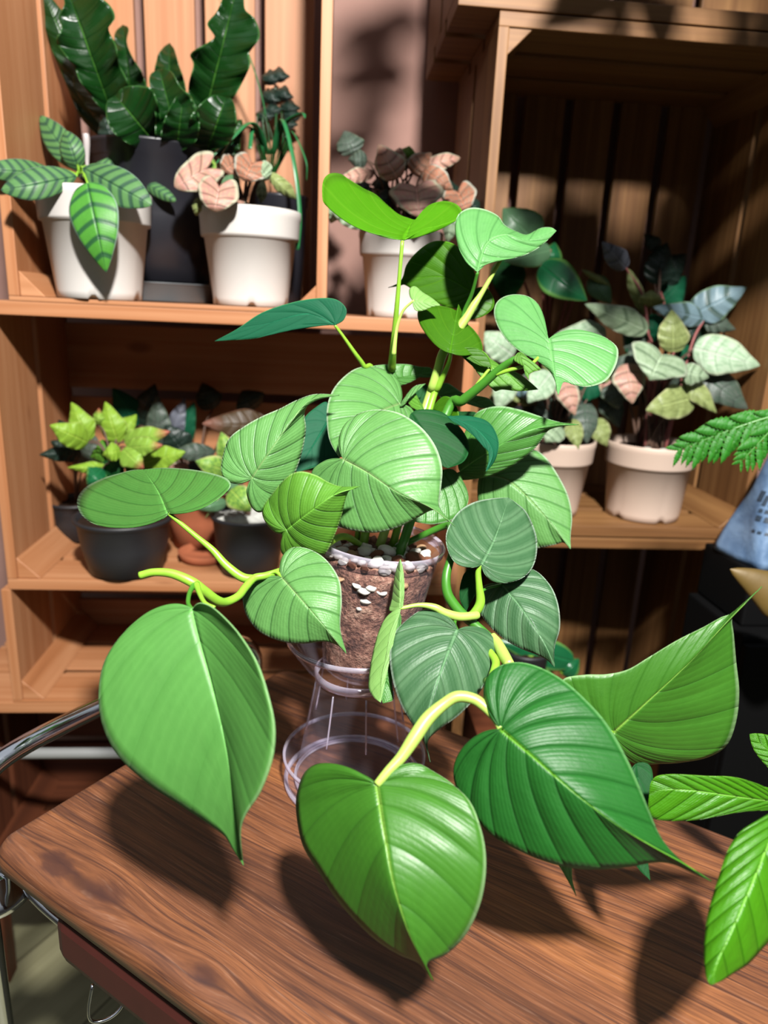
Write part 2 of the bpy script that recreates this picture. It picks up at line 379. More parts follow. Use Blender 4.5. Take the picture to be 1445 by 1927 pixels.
VIEW = dict(G=(0, 0, 1), V1=(0, 0, .42907), V2=(560, 0, .61246), V3=(0, 580, .43593), V4=(560, 300, .4429), V5=(860, 420, .40484),
            V6=(400, 680, .4844), VP=(440, 960, .3183), VR=(800, 960, .5019), VL=(140, 840, .35986), VC=(700, 660, .17993),
            VT=(600, 220, .22145), VM=(860, 560, .20761), VF=(80, 0, .35986), VK=(0, 200, .27682), VN=(640, 1120, .31834), VB=(1180, 1340, .2749))
def px(view, p): x, y, s = VIEW[view]; return (x+p[0]*s, y+p[1]*s)

def blade_geo(J, T, A, B, dJ, dT, sa=0.0, sb=0.0, bow=0.0, N=8, amp=.0009, R=64, Cn=10, mid=None, s0=.36, curl=0.22, wave=0.0, droop=0.0, V0=0, vexp=2.1):
    """leaf blade: midrib J-T, margins A and B; rows follow the side veins; depth in metres along the view axis"""
    J = np.array(J, float); T = np.array(T, float); ax = T-J; L2 = ax@ax; Ln = math.sqrt(L2); dr = ax/Ln
    M = crspline([J]+[np.array(q, float) for q in (mid or [])]+[T], 16); M = resample(M, 200)
    V = []; F = []; U = []
    for side, (O, so) in enumerate(((A, sa), (B, sb))):
        E = resample(crspline([J]+[np.array(q, float) for q in O]+[T], 12), R+1)
        base = V0+len(V)
        for i in range(R+1):
            s = i/R; t = max(0.0, (s-s0)/(1-s0))**vexp
            m = M[int(round(t*199))]; e = E[i]; d = np.linalg.norm(e-m)
            c = (m+e)/2-dr*curl*d*(1 if s > .05 else s/.05)
            for j in range(Cn+1):
                w = j/Cn; p = (1-w)**2*m+2*w*(1-w)*c+w*w*e
                ta = ((p-J)@ax)/L2; tt = min(max(ta, 0), 1)
                side_env = math.sin(math.pi*min(s*1.02, 1))**.6 if 0 < s < 1 else 0
                dd = dJ+(dT-dJ)*ta+bow*4*tt*(1-tt)+so*(w**1.4)*side_env+droop*(w**3)*side_env
                h = abs(math.sin(math.pi*N*s))**.6*amp*(.62+.38*math.sin(s*7.3*N/4+side*2.1+J[0]))*(w**.6)*(1-w**5)*min(1, 5*(1-s))*min(1, 6*s)*(.85+.15*math.sin(w*9+s*23))
                dd -= h
                if wave: dd += wave*(w**2)*math.sin(s*math.pi*11+side*2)*side_env
                V.append(at(p[0], p[1], dd)); U.append((s, w))
        for i in range(R):
            for j in range(Cn):
                a = base+i*(Cn+1)+j; q = (a, a+1, a+Cn+2, a+Cn+1)
                F.append(q if side == 0 else q[::-1])
    return V, F, U
def blade(parent, view, J, T, A, B, dJ, dT, mat, name='leaf', **kw):
    f = lambda q: px(view, q)
    if 'mid' in kw and kw['mid']: kw['mid'] = [f(q) for q in kw['mid']]
    V, F, U = blade_geo(f(J), f(T), [f(q) for q in A], [f(q) for q in B], dJ, dT, **kw)
    return link_mesh(name, V, F, LM[mat], parent, U, solid=.0007)

SHAPES = dict(
 heart=[(-.06, .12), (-.17, .42), (-.14, .78), (.05, 1), (.3, .98), (.55, .74), (.8, .34), (.93, .1)],
 ovate=[(.01, .3), (.06, .6), (.2, .92), (.36, 1), (.6, .8), (.82, .42), (.94, .16)],
 ellip=[(.03, .2), (.12, .55), (.3, .88), (.5, 1), (.7, .86), (.88, .48), (.96, .22)],
 round=[(-.15, .15), (-.38, .5), (-.3, .85), (0, 1), (.35, .98), (.68, .74), (.9, .36)],
 strap=[(.05, .45), (.2, .8), (.45, 1), (.7, .95), (.88, .6), (.96, .3)])
def bleaf(parent, P, J, T, w, dnJ, dnT, mat, shape='ovate', pet=None, petmat=None, petr=.0016, wavy=0.0, name='leaf', R=40, Cn=7, bowk=-.012, **kw):
    """a leaf given by junction, tip and width, standing dnJ/dnT behind the crate front plane"""
    J = np.array(J, float); T = np.array(T, float); ax = T-J; n = np.array([-ax[1], ax[0]])/np.linalg.norm(ax)
    O = []
    for sg in (1, -1):
        q = []
        for k, (a, b) in enumerate(SHAPES[shape]):
            b2 = b*(1+(wavy*math.sin(k*2.3+sg) if wavy else 0))
            q.append(J+ax*a+n*sg*w/2*b2)
        O.append(q)
    d0 = dep(J[0], J[1], P, dnJ); d1 = dep(T[0], T[1], P, dnT)
    k2 = dict(sa=.006, sb=.006, N=5, amp=.0006, bow=bowk, vexp=1.15, curl=.12, s0=.2); k2.update(kw)
    if wavy: k2.setdefault('wave', .0016)
    V, F, U = blade_geo(J, T, O[0], O[1], d0, d1, R=R, Cn=Cn, **k2)
    o = link_mesh(name, V, F, LM[mat], parent, U, solid=.0007)
    if pet is not None:
        a = np.array(pet, float); b = at(J[0], J[1], d0+.001); m = (a+b)/2+np.array([0, 0, .25*abs(b[2]-a[2])+.004])
        pt = tube('petiole', [a, m, b], [petr*1.2, petr, petr*.8], petmat or STEMG, parent, seg=7, m=6); pt.parent = o
    return o

# ---------------- the setting ----------------
def structure(name, v0, uvscale, mat):
    o = link_mesh(name, v0, [(0, 1, 2, 3)], mat, None, [(0, 0), (uvscale[0], 0), (uvscale[0], uvscale[1]), (0, uvscale[1])], smooth=False)
    o['kind'] = 'structure'; return o
def wall_mat():
    t = NT('painted_plaster'); o = t.n('ShaderNodeTexCoord').outputs['Object']
    a = t.noise(o, 3, 4); b = t.noise(o, 120, 3)
    c = t.mix(t.ramp(a, [(.35, (0, 0, 0)), (.65, (1, 1, 1))]), s2l((150, 114, 104)), s2l((170, 132, 120)))
    s = t.bsdf(c, .8, .2); t.l(t.bump(b, .2, .001), s.inputs['Normal']); return t.done(s.outputs[0])
def floor_mat():
    t = NT('wood_look_tile'); uv = t.n('ShaderNodeUVMap').outputs[0]
    br = t.n('ShaderNodeTexBrick'); br.offset = .5; t.l(uv, br.inputs['Vector'])
    br.inputs['Scale'].default_value = 1; br.inputs['Brick Width'].default_value = 1.3; br.inputs['Row Height'].default_value = .2
    br.inputs['Mortar Size'].default_value = .0018; br.inputs['Color1'].default_value = s2l((168, 164, 128)); br.inputs['Color2'].default_value = s2l((142, 140, 108)); br.inputs['Mortar'].default_value = s2l((70, 66, 50))
    g = t.noise(t.mapping(uv, (2, 60, 1)), 1, 5, .6, .2)
    c = t.mix(t.math('MULTIPLY', t.ramp(g, [(.4, (1, 1, 1)), (.6, (0, 0, 0))]), .4), br.outputs[0], s2l((112, 108, 78)))
    s = t.bsdf(c, .45, .4); return t.done(s.outputs[0])
fa = math.radians(62)
FX = np.array([math.cos(fa), math.sin(fa), 0]); FY = np.array([-math.sin(fa), math.cos(fa), 0])
cs = [np.array([0, .5, 0])+FX*a+FY*b for a, b in ((-3, -3), (3, -3), (3, 3), (-3, 3))]
structure('floor', cs, (6, 6), floor_mat())
wz = [loc(P0, -2.0, .40, 0), loc(P0, 2.4, .40, 0), loc(P0, 2.4, .40, 2.6), loc(P0, -2.0, .40, 2.6)]
structure('wall_back', wz, (4, 2.6), wall_mat())

# ---------------- wooden crates ----------------
def crate(label, P, u0, u1, z0, z1, mat, depth=.30, back='v', side='v', th=.014, top=True, bottom=True, nback=4, group='wooden display crates', bt=.018, gap=.016, bdrop=0, floor_step=0, sides=(1, 1)):
    c = empty('wooden_crate', loc(P, u0, 0, z0), label, 'crate', group, YAW)
    w = u1-u0; h = z1-z0
    for k, (x0, x1) in enumerate(((0, th), (w-th, w))):
        if not sides[k]: continue
        b = Boards()
        if side == 'v':
            n = 2; bw = (depth-gap*(n-1))/n
            for i in range(n): b.box(x0, x1, i*(bw+gap), i*(bw+gap)+bw, bt, h-bt if top else h)
        else:
            n = 3; bw = (h-2*bt-gap*(n-1))/n
            for i in range(n): b.box(x0, x1, .0, depth, bt+i*(bw+gap), bt+i*(bw+gap)+bw)
        b.build('side_panel', mat, c)
    b = Boards()
    if back == 'v':
        bw = (w-2*th-gap*(nback+1))/nback
        for i in range(nback): b.box(th+gap+i*(bw+gap), th+gap+i*(bw+gap)+bw, depth-.012, depth, bt*.2, h-.002)
    else:
        n = 3; bw = (h-2*bt-gap*(n-1))/n
        for i in range(n): b.box(.002, w-.002, depth-.012, depth, bt+i*(bw+gap), bt+i*(bw+gap)+bw)
    b.build('back_panel', mat, c)
    for on, za, zb, nm in ((bottom, 0, bt, 'bottom_panel'), (top, h-bt, h, 'top_panel')):
        if not on: continue
        b = Boards(); n = 3; bw = (depth-gap*(n-1))/n
        for i in range(n):
            st = floor_step if (nm == 'bottom_panel' and i > 0) else 0
            b.box(0, w, i*(bw+gap), i*(bw+gap)+bw-.0005, za+st, zb+st-.0003)
        b.build(nm, mat, c)
    t = .032
    for (xa, sx) in ((th, 1), (w-th, -1)):
        for (za, sz, on) in ((bt, 1, bottom), (h-bt, -1, top)):
            if not on or (xa == th and not sides[0]): continue
            Boards().prism([(xa, za), (xa+sx*t, za), (xa, za+sz*t)], 1, .003, depth-.014).build('corner_block', mat, c)
    return c
# rotate side-by-side: left rack
crate('pine crate with open top holding the white pots and the crinkled fern', P0, -.192, .222, 1.1675, 1.78, PINE, nback=4, top=False, bt=.006)
sb = Boards()
shelf = empty('shelf_board', loc(P0, -.232, 0, 1.1492), 'long pine shelf board with a pale front edge under the three white pots', 'shelf', None, YAW)
for i in range(2): sb.box(0, .665, i*.152, i*.152+.146, 0, .0178)
sb.build('plank', PINE, shelf)
crate('wide pine crate holding the two black pots, below the long shelf board', P0, -.232, .430, .760, 1.149, PINE, depth=.285, back='h', bt=.0165, top=False)
crate('low pine crate with an empty shelf, lowest lit crate on the left', P0, -.243, .430, .5735, .7595, PINE, depth=.285, back='h', side='v', bt=.004, top=False, nback=3, gap=.014)
sb = Boards(); pl = empty('shelf_plank', loc(P0, -.34, 0, .5555), 'flat pale pine plank at the bottom left behind the chrome rail', 'shelf', None, YAW)
sb.box(0, .79, 0, .092, 0, .0175); sb.box(0, .79, .105, .19, 0, .0175); sb.box(0, .79, .2, .285, 0, .0175)
sb.build('plank', PINE, pl)
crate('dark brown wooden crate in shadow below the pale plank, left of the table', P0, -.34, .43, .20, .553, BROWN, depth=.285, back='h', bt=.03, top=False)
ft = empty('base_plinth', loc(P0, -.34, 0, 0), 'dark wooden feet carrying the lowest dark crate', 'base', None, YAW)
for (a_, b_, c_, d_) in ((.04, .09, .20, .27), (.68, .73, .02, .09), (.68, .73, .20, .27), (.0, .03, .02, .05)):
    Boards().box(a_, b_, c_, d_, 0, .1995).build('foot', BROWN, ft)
tb = Boards(); st = empty('steel_rail', loc(P0, -.36, -.012, .492), 'light grey metal rail running across the dark crate under the pale plank', 'rail', None, YAW)
V, F, U = tube_geo([loc(P0, -.36, -.012, .492), loc(P0, 0, -.012, .492), loc(P0, .42, -.012, .492)], .0085, seg=16)
link_mesh('tube', V, F, STEEL, st, U)
# right crates
crate('tall pine crate with a dark interior holding the silver-leaved plants', P1, -.290, .178, .8465, 1.5555, PINE_OLD_SHADED, depth=.30, nback=5, bt=.0175)
crate('pine crate on top of the tall crate at the upper right', P1, -.345, .42, 1.5575, 2.0, PINE_OLD_SHADED, depth=.32, nback=5, bt=.02)
crate('dark shadowed crate under the tall crate, behind the table', P1, -.290, .178, .20, .8445, PINE_OLD_SHADED, depth=.30, nback=5, bt=.0175)

# ---------------- table trolley ----------------
TZ = .7336
ta = math.radians(-31.5); TL = np.array([math.cos(ta), math.sin(ta), 0]); TW = np.array([-math.sin(ta), math.cos(ta), 0])
TA = np.array([-.322, .494, TZ])
LEN, WID, TH = .98, .388, .027
table = empty('trolley_table', (TA[0], TA[1], 0), 'walnut-brown wooden trolley table with chrome tube frame under the big plant', 'table', None, ta)
bm = bmesh.new(); rc = .022; pts = []
for cx, cy, a0 in ((LEN-rc, WID-rc, 0), (rc, WID-rc, 90), (rc, rc, 180), (LEN-rc, rc, 270)):
    for k in range(9):
        a = math.radians(a0+k*90/8); pts.append((cx+rc*math.cos(a), cy+rc*math.sin(a)))
lay = [(0.006, TZ-TH), (0, TZ-TH+.005), (0, TZ-.013), (.0015, TZ-.0075), (.0045, TZ-.0032), (.009, TZ-.0008), (.015, TZ)]
V = []; F = []; U = []; n = len(pts)
for ins, z in lay:
    for (x, y) in pts:
        dx = min(max(x, rc), LEN-rc)-x; dy = min(max(y, rc), WID-rc)-y; l = math.hypot(dx, dy)
        q = (x+dx/l*ins, y+dy/l*ins); V.append((q[0], q[1], z)); U.append((q[0], q[1]+(TZ-z)*.9*(-1 if y < WID/2 else 1)))
for k in range(len(lay)-1):
    for i in range(n): F.append((k*n+i, k*n+(i+1) % n, (k+1)*n+(i+1) % n, (k+1)*n+i))
F.append(tuple(range((len(lay)-1)*n, len(lay)*n))); F.append(tuple(range(n))[::-1])
bm.free(); link_mesh('tabletop', V, F, WALNUT, table, U, world=False)
def tl(l, w, z): return np.array([TA[0], TA[1], 0])+TL*l+TW*w+np.array([0, 0, z])
apron = Boards(); apron.box(.085, .90, .002, .024, .660, TZ-TH-.002, .010).build('apron', MAROON, table)
hy = .768
tube('push_handle', [tl(-.05, .018, .06), tl(-.05, .018, .4), tl(-.05, .018, .70), tl(-.05, .025, .745), tl(-.05, .060, hy), tl(-.05, .2, hy),
                     tl(-.05, .30, hy), tl(-.05, .355, hy-.006), tl(-.05, .385, .735), tl(-.05, .388, .68), tl(-.05, .388, .4), tl(-.05, .388, .06)], .0095, CHROME, table, seg=20, m=8)
lathe('leg_collar', [(0, -.006), (.030, -.006), (.035, -.002), (.035, .004), (.031, .008), (.022, .024), (.012, .028), (0, .028)], tl(-.044, .022, .640), CHROME, table, seg=40)
tube('under_rail', [tl(-.05, .02, .668), tl(-.01, .03, .668), tl(.055, .02, .672), tl(.3, .02, .672), tl(.9, .02, .672)], .004, CHROME, table, seg=12)
for l in (.128, .19, .252, .314):
    tube('wire_hook', [tl(l, .004, .66), tl(l, -.001, .64), tl(l+.002, .0, .628), tl(l+.010, .01, .627), tl(l+.014, .02, .634), tl(l+.014, .03, .655)], .0013, CHROME, table, seg=8, m=5)
for (l, w) in ((.93, .045), (.93, .345)):
    tube('leg', [tl(l, w, .0), tl(l, w, .4), tl(l, w, TZ-TH)], .0095, CHROME, table, seg=16)

# ---------------- stand of clear plastic and the big plant ----------------
def clear_mat(name, tint, milk, gl):
    t = NT(name); lw = t.n('ShaderNodeLayerWeight'); lw.inputs[0].default_value = .35
    tr = t.n('ShaderNodeBsdfTransparent'); tr.inputs[0].default_value = s2l(tint, 1.0)
    gs = t.n('ShaderNodeBsdfGlossy'); gs.inputs['Roughness'].default_value = .08; gs.inputs[0].default_value = (.95, .93, 1, 1)
    df = t.n('ShaderNodeBsdfDiffuse'); df.inputs[0].default_value = s2l((222, 214, 232), .9)
    a = t.n('ShaderNodeMixShader'); a.inputs[0].default_value = .5; t.l(gs.outputs[0], a.inputs[1]); t.l(df.outputs[0], a.inputs[2])
    f = t.math('ADD', t.math('MULTIPLY', t.math('POWER', lw.outputs['Facing'], 2.5), gl), milk)
    m = t.n('ShaderNodeMixShader'); t.l(f, m.inputs[0]); t.l(tr.outputs[0], m.inputs[1]); t.l(a.outputs[0], m.inputs[2])
    return t.done(m.outputs[0])
CLEAR = clear_mat('clear_plastic', (249, 248, 251), .03, .5)
CLEARE = clear_mat('clear_plastic_edge', (236, 232, 244), .48, .5)
SX, SY = -.0177, .600
stand = empty('pot_stand', (SX, SY, TZ), 'clear plastic hourglass stand with a saucer base under the clear pot', 'stand')
c0 = np.array([SX, SY, TZ])
lathe('saucer', [(0, .002), (.060, .002), (.0655, .004), (.0668, .010), (.0672, .030)], c0, CLEAR, stand, seg=96)
lathe('saucer_rim', [(.0668, .0285), (.0690, .0290), (.0692, .0315), (.0672, .0325), (.0664, .030)], c0, CLEARE, stand, seg=96)
lathe('base_ring', [(.0645, .0005), (.0675, .001), (.0680, .004), (.066, .006), (.064, .004)], c0, CLEARE, stand, seg=96)
lathe('cone', [(.0565, .005), (.0555, .012), (.046, .070), (.0395, .108), (.0375, .118)], c0, CLEAR, stand, seg=96)
lathe('cone_foot_ring', [(.0555, .004), (.0580, .0045), (.0580, .007), (.0555, .008)], c0, CLEARE, stand, seg=96)
lathe('bowl', [(.0375, .118), (.040, .119), (.050, .128), (.060, .142), (.0655, .153)], c0, CLEAR, stand, seg=96)
lathe('bowl_rim', [(.0648, .1515), (.0668, .152), (.0668, .155), (.0648, .156)], c0, CLEARE, stand, seg=96)
lathe('bowl_neck_ring', [(.0372, .113), (.0400, .1135), (.0402, .120), (.0378, .121)], c0, CLEARE, stand, seg=96)
for k in range(8):
    a = 2*math.pi*k/8+.25
    d = np.array([math.cos(a), math.sin(a), 0])
    tube('rib', [c0+d*.0475+[0, 0, .060], c0+d*.0432+[0, 0, .085], c0+d*.0392+[0, 0, .110]], .0009, CLEARE, stand, seg=6, m=3)

TILT = math.radians(5.0)
RT = np.array(Matrix.Rotation(TILT, 3, 'Y'))
pc = np.array([SX+.004, SY, TZ+.121])
plant = empty('potted_philodendron', pc, 'large trailing philodendron with glossy heart-shaped leaves in a clear pot', 'potted plant')
PH = .128
lathe('pot', [(0, .001), (.034, .001), (.037, .004), (.0455, .060), (.0545, PH-.006), (.056, PH)], pc, CLEAR, plant, seg=96, tilt=RT)
lathe('pot_rim', [(.0550, PH-.007), (.0578, PH-.005), (.0590, PH), (.0578, PH+.0018), (.0556, PH)], pc, CLEARE, plant, seg=96, tilt=RT)
def soil_mat():
    t = NT('bark_soil'); o = t.n('ShaderNodeTexCoord').outputs['Object']
    a = t.noise(o, 55, 6, .65); b = t.noise(o, 260, 4, .6); z = t.noise(o, 16, 3)
    c = t.ramp(t.math('ADD', t.math('MULTIPLY', a, .6), t.math('MULTIPLY', b, .4)), [(.34, s2l((50, 34, 30))), (.43, s2l((104, 70, 58))), (.52, s2l((160, 114, 94))), (.64, s2l((214, 176, 150)))])
    c = t.mix(t.ramp(z, [(.42, (0, 0, 0)), (.6, (1, 1, 1))]), c, t.mix(.5, c, s2l((176, 130, 108))))
    s = t.bsdf(c, .8, .35); t.l(t.bump(t.math('ADD', a, b), .9, .004), s.inputs['Normal']); return t.done(s.outputs[0])
BARK = soil_mat()
V = []; F = []; U = []
prof = [(0, .004), (.033, .004), (.0355, .010), (.040, .038), (.0440, .064), (.048, .085), (.0512, .104), (.0505, .112), (.042, .116), (.025, .119), (0, .120)]
P2 = resample(np.array(prof), 46); seg = 90
rs = np.random.RandomState(3)
for i in range(seg):
    a = 2*math.pi*i/seg
    for (r, z) in P2:
        nn = .0007*math.sin(9*a+z*300)+.0006*math.sin(23*a-z*210)+rs.uniform(-.0006, .0006)
        p = RT@np.array([(r+min(nn, .0008))*math.cos(a), (r+min(nn, .0008))*math.sin(a), z+nn*(2.2 if z > .112 else .5)]); V.append(p+pc); U.append((a, z))
m_ = len(P2)
for i in range(seg):
    for j in range(m_-1): F.append((i*m_+j, ((i+1) % seg)*m_+j, ((i+1) % seg)*m_+j+1, i*m_+j+1))
link_mesh('soil', V, F, BARK, plant, U)

PEBW = plain('white_pebble', (226, 224, 214), .55, .4, .25, 90)
PEBT = plain('tan_pebble', (188, 150, 112), .6, .4, .3, 90)
PEBR = plain('brown_bark', (150, 96, 70), .8, .3, .5, 120, .6)
def pebble_mesh(name, mat, sd):
    r = random.Random(sd); bm = bmesh.new(); bmesh.ops.create_icosphere(bm, subdivisions=3, radius=1)
    k = [(Vector((r.uniform(-1, 1), r.uniform(-1, 1), r.uniform(-1, 1))).normalized(), r.uniform(.55, .9)) for _ in range(5)]
    for v in bm.verts:
        for d, lim in k:
            q = v.co.dot(d)
            if q > lim: v.co -= d*(q-lim)*.8
        v.co.x *= 1.25; v.co.z *= .72
    me = bpy.data.meshes.new(name); bm.to_mesh(me); bm.free(); me.materials.append(mat)
    me.polygons.foreach_set('use_smooth', [True]*len(me.polygons)); return me
PM = {'w': [pebble_mesh('pebble', PEBW, s) for s in (1, 2, 3)], 't': [pebble_mesh('pebble', PEBT, s) for s in (4, 5)], 'b': [pebble_mesh('bark_chip', PEBR, s) for s in (6, 7)]}
rp_ = random.Random(11)
def pebble(kind, p, r):
    nm = 'bark_chip' if kind == 'b' else 'pebble'
    o = bpy.data.objects.new(nm, rp_.choice(PM[kind])); COL.objects.link(o); o.location = Vector([float(c) for c in p]); o.scale = (r, r, r)
    o.rotation_euler = (rp_.uniform(-.5, .5), rp_.uniform(-.5, .5), rp_.uniform(0, 6.28))
    a = p-pc; side = 'left' if a[0] < -.016 else ('right' if a[0] > .026 else 'middle'); ring = 'against the rim' if math.hypot(a[0]-.01, a[1]) > .04 else 'near the stems'
    size = 'large' if r > .0066 else ('mid-sized' if r > .005 else 'tiny')
    lab = size+' '+{'w': 'white pebble', 't': 'tan brown pebble', 'b': 'reddish bark chip'}[kind]+' on the clear pot soil, '+side+', '+ring
    tag(o, lab, {'w': 'pebble', 't': 'pebble', 'b': 'bark chip'}[kind], {'w': 'white pebbles on the soil of the clear pot', 't': 'tan pebbles on the soil of the clear pot', 'b': 'bark chips on the soil of the clear pot'}[kind])
placed = []
tries = 0
while len(placed) < 52 and tries < 4000:
    tries += 1
    a = rp_.uniform(math.pi*.9, math.pi*2.2); rr = .049*math.sqrt(rp_.uniform(.05, 1.0)); r = rp_.uniform(.0038, .0080)
    if rr+r*1.0 > .0525: continue
    q = RT@np.array([rr*math.cos(a), rr*math.sin(a), .1185-(rr/.05)**2*.004+r*.45])+pc
    if any(np.linalg.norm(q-p2) < (r+r2)*.86 for p2, r2 in placed): continue
    placed.append((q, r)); kind = 'w' if rp_.random() < .55 else ('t' if rp_.random() < .45 else 'b')
    pebble(kind, q, r)

for a, z, k, r in ((-1.75, .098, 'w', .0062), (-1.62, .101, 'w', .0050), (-1.87, .101, 'w', .0052), (-1.70, .088, 'w', .0048), (-1.78, .081, 'w', .0036), (-1.45, .099, 'w', .0046), (-2.2, .102, 't', .0055), (-2.45, .099, 't', .0060), (-1.1, .104, 't', .0052)):
    q = RT@np.array([.0484*math.cos(a)*(z/.3+.655), .0484*math.sin(a)*(z/.3+.655), z])+pc
    pebble(k, q, r)

# ---------------- leaves of the big plant ----------------
# front hanging leaf
blade(plant, 'G', (709, 1476), (815, 1845), [(690, 1462), (650, 1448), (605, 1437), (575, 1452), (560, 1490), (558, 1530), (570, 1590), (600, 1640), (640, 1700), (700, 1762), (750, 1795), (788, 1812)],
      [(725, 1462), (750, 1442), (785, 1437), (815, 1452), (850, 1475), (885, 1510), (905, 1560), (914, 1610), (912, 1660), (900, 1710), (875, 1760), (840, 1795), (803, 1813)], .435, .405, 'front',
      mid=[(722, 1560), (740, 1660), (768, 1750), (796, 1808)], sa=.042, sb=.006, N=7, amp=0.00297, R=96, Cn=14, bow=-.018)
blade(plant, 'G', (362, 1146), (458, 1628), [(340, 1140), (310, 1140), (270, 1158), (225, 1200), (195, 1250), (186, 1310), (195, 1370), (225, 1425), (280, 1475), (340, 1515), (390, 1548), (422, 1572), (440, 1600)],
      [(375, 1135), (398, 1142), (425, 1165), (455, 1200), (485, 1250), (505, 1310), (517, 1370), (512, 1430), (490, 1490), (464, 1530), (453, 1560), (454, 1600)], .455, .43, 'left',
      mid=[(375, 1200), (400, 1290), (425, 1400), (445, 1530)], sa=.012, sb=-.045, N=5, amp=0.00149, R=96, Cn=14, bow=-.012)
blade(plant, 'G', (317, 967), (270, 884), [(290, 980), (240, 988), (190, 990), (157, 973), (145, 945), (158, 920), (190, 902), (225, 891), (250, 885)],
      [(325, 957), (345, 948), (380, 940), (415, 932), (434, 915), (425, 900), (390, 889), (350, 883), (305, 881)], .555, .64, 'mid', mid=[(298, 925)], sa=.005, sb=.008, N=7, amp=0.00108, R=72)
blade(plant, 'G', (531, 1087), (652, 1230), [(527, 1065), (535, 1042), (555, 1030), (585, 1035), (615, 1055), (638, 1090), (643, 1130), (640, 1170), (642, 1195)],
      [(520, 1085), (490, 1088), (465, 1100), (457, 1125), (465, 1160), (490, 1190), (530, 1207), (570, 1211), (610, 1207), (635, 1214)], .548, .525, 'pale', mid=[(560, 1120), (605, 1172)], sa=.010, sb=.012, N=7, amp=0.00135, R=80, bow=-.01)
blade(plant, 'V6', (285, 655), (572, 487), [(270, 668), (272, 700), (266, 735), (290, 760), (360, 770), (432, 752), (472, 680), (500, 600), (522, 515), (545, 494)],
      [(272, 668), (240, 662), (205, 622), (195, 572), (235, 512), (290, 450), (340, 428), (400, 442), (450, 470), (500, 487)], .560, .545, 'fresh', mid=[(370, 590), (470, 520)], sa=.014, sb=.014, N=7, amp=0.00162, R=80, bow=-.012)
blade(plant, 'V6', (152, 455), (492, 131), [(142, 463), (100, 475), (60, 465), (35, 430), (40, 370), (65, 300), (120, 255), (190, 215), (260, 185), (330, 150), (400, 128)],
      [(150, 470), (133, 500), (140, 540), (160, 575), (190, 585), (240, 545), (290, 490), (325, 420), (350, 340), (362, 260), (357, 195), (395, 150)], .575, .60, 'pale', mid=[(215, 360), (300, 240), (380, 150)], sa=.012, sb=.016, N=8, amp=0.00203, R=90, bow=-.012)
blade(plant, 'V6', (508, 380), (942, 642), [(500, 350), (492, 300), (515, 245), (570, 203), (640, 188), (720, 200), (790, 240), (840, 290), (875, 350), (892, 420), (886, 500), (880, 560), (905, 602)],
      [(480, 380), (430, 390), (385, 432), (400, 500), (435, 560), (480, 610), (490, 640), (560, 660), (640, 665), (720, 645), (790, 610), (850, 578), (885, 588)], .575, .548, 'pale', mid=[(600, 430), (720, 510), (850, 570)], sa=.016, sb=.014, N=10, amp=0.00203, R=110, Cn=12, bow=-.012)
blade(plant, 'V6', (728, 165), (492, 372), [(735, 130), (720, 75), (670, 35), (610, 20), (550, 32), (495, 75), (458, 130), (443, 200), (450, 290), (470, 340)],
      [(770, 185), (792, 215), (760, 280), (700, 330), (600, 370)], .655, .600, 'pale', mid=[(640, 200), (540, 280)], sa=.016, sb=.008, N=8, amp=0.00189, R=90, bow=-.008)
blade(plant, 'V6', (450, 230), (325, 432), [(445, 160), (400, 180), (355, 225), (340, 300), (328, 370)], [(490, 290), (498, 370), (440, 395), (395, 412)], .690, .670, 'teal', N=5)
blade(plant, 'V6', (770, 205), (915, 415), [(820, 188), (890, 198), (950, 245), (988, 300), (995, 350), (972, 392)], [(770, 260), (830, 330), (870, 380), (895, 408)], .630, .615, 'dark', N=5, sa=.01, amp=0.00081)
blade(plant, 'VC', (790, 690), (1190, 1265), [(860, 690), (950, 735), (1050, 712), (1150, 715), (1240, 770), (1300, 870), (1325, 980), (1300, 1110), (1250, 1200)], [(850, 745), (930, 790), (1000, 840), (1080, 910), (1160, 1000), (1230, 1080), (1220, 1170)], .620, .585, 'teal', mid=[(930, 740), (1120, 850), (1260, 1050)], N=4, sa=.012, s0=.1)
blade(plant, 'V6', (962, 428), (1422, 246), [(955, 395), (975, 330), (990, 260), (1020, 205), (1070, 180), (1130, 175), (1200, 190), (1270, 213), (1345, 236)],
      [(945, 440), (960, 460), (1020, 456), (1090, 440), (1170, 402), (1240, 350), (1280, 302), (1308, 265), (1365, 250)], .652, .622, 'mid', mid=[(1060, 360), (1200, 280), (1320, 248)], sa=.012, sb=.008, N=8, amp=0.00176, R=90, bow=-.01)
blade(plant, 'V6', (1055, 440), (1391, 730), [(1090, 415), (1160, 385), (1240, 345), (1290, 370), (1340, 440), (1380, 520), (1396, 600), (1390, 680)],
      [(1035, 455), (1030, 520), (1045, 610), (1100, 690), (1180, 725), (1260, 726), (1330, 712), (1365, 704)], .672, .652, 'pale', mid=[(1160, 470), (1290, 600)], sa=.012, sb=.010, N=8, amp=0.00135, R=80)
blade(plant, 'V6', (905, 420), (780, 622), [(940, 425), (975, 470), (994, 530), (975, 585), (930, 617), (860, 633), (810, 628)], [(860, 450), (825, 530), (795, 590)], .650, .635, 'mid', N=6)
blade(plant, 'V6', (1045, 788), (1150, 530), [(1030, 796), (990, 799), (940, 780), (910, 722), (910, 660), (950, 590), (1010, 550), (1080, 534)],
      [(1053, 800), (1062, 832), (1100, 858), (1160, 858), (1220, 830), (1253, 775), (1260, 700), (1245, 640), (1215, 582), (1180, 552)], .565, .62, 'grey', mid=[(1095, 690)], sa=.004, sb=.006, N=8, amp=0.00176, R=90)
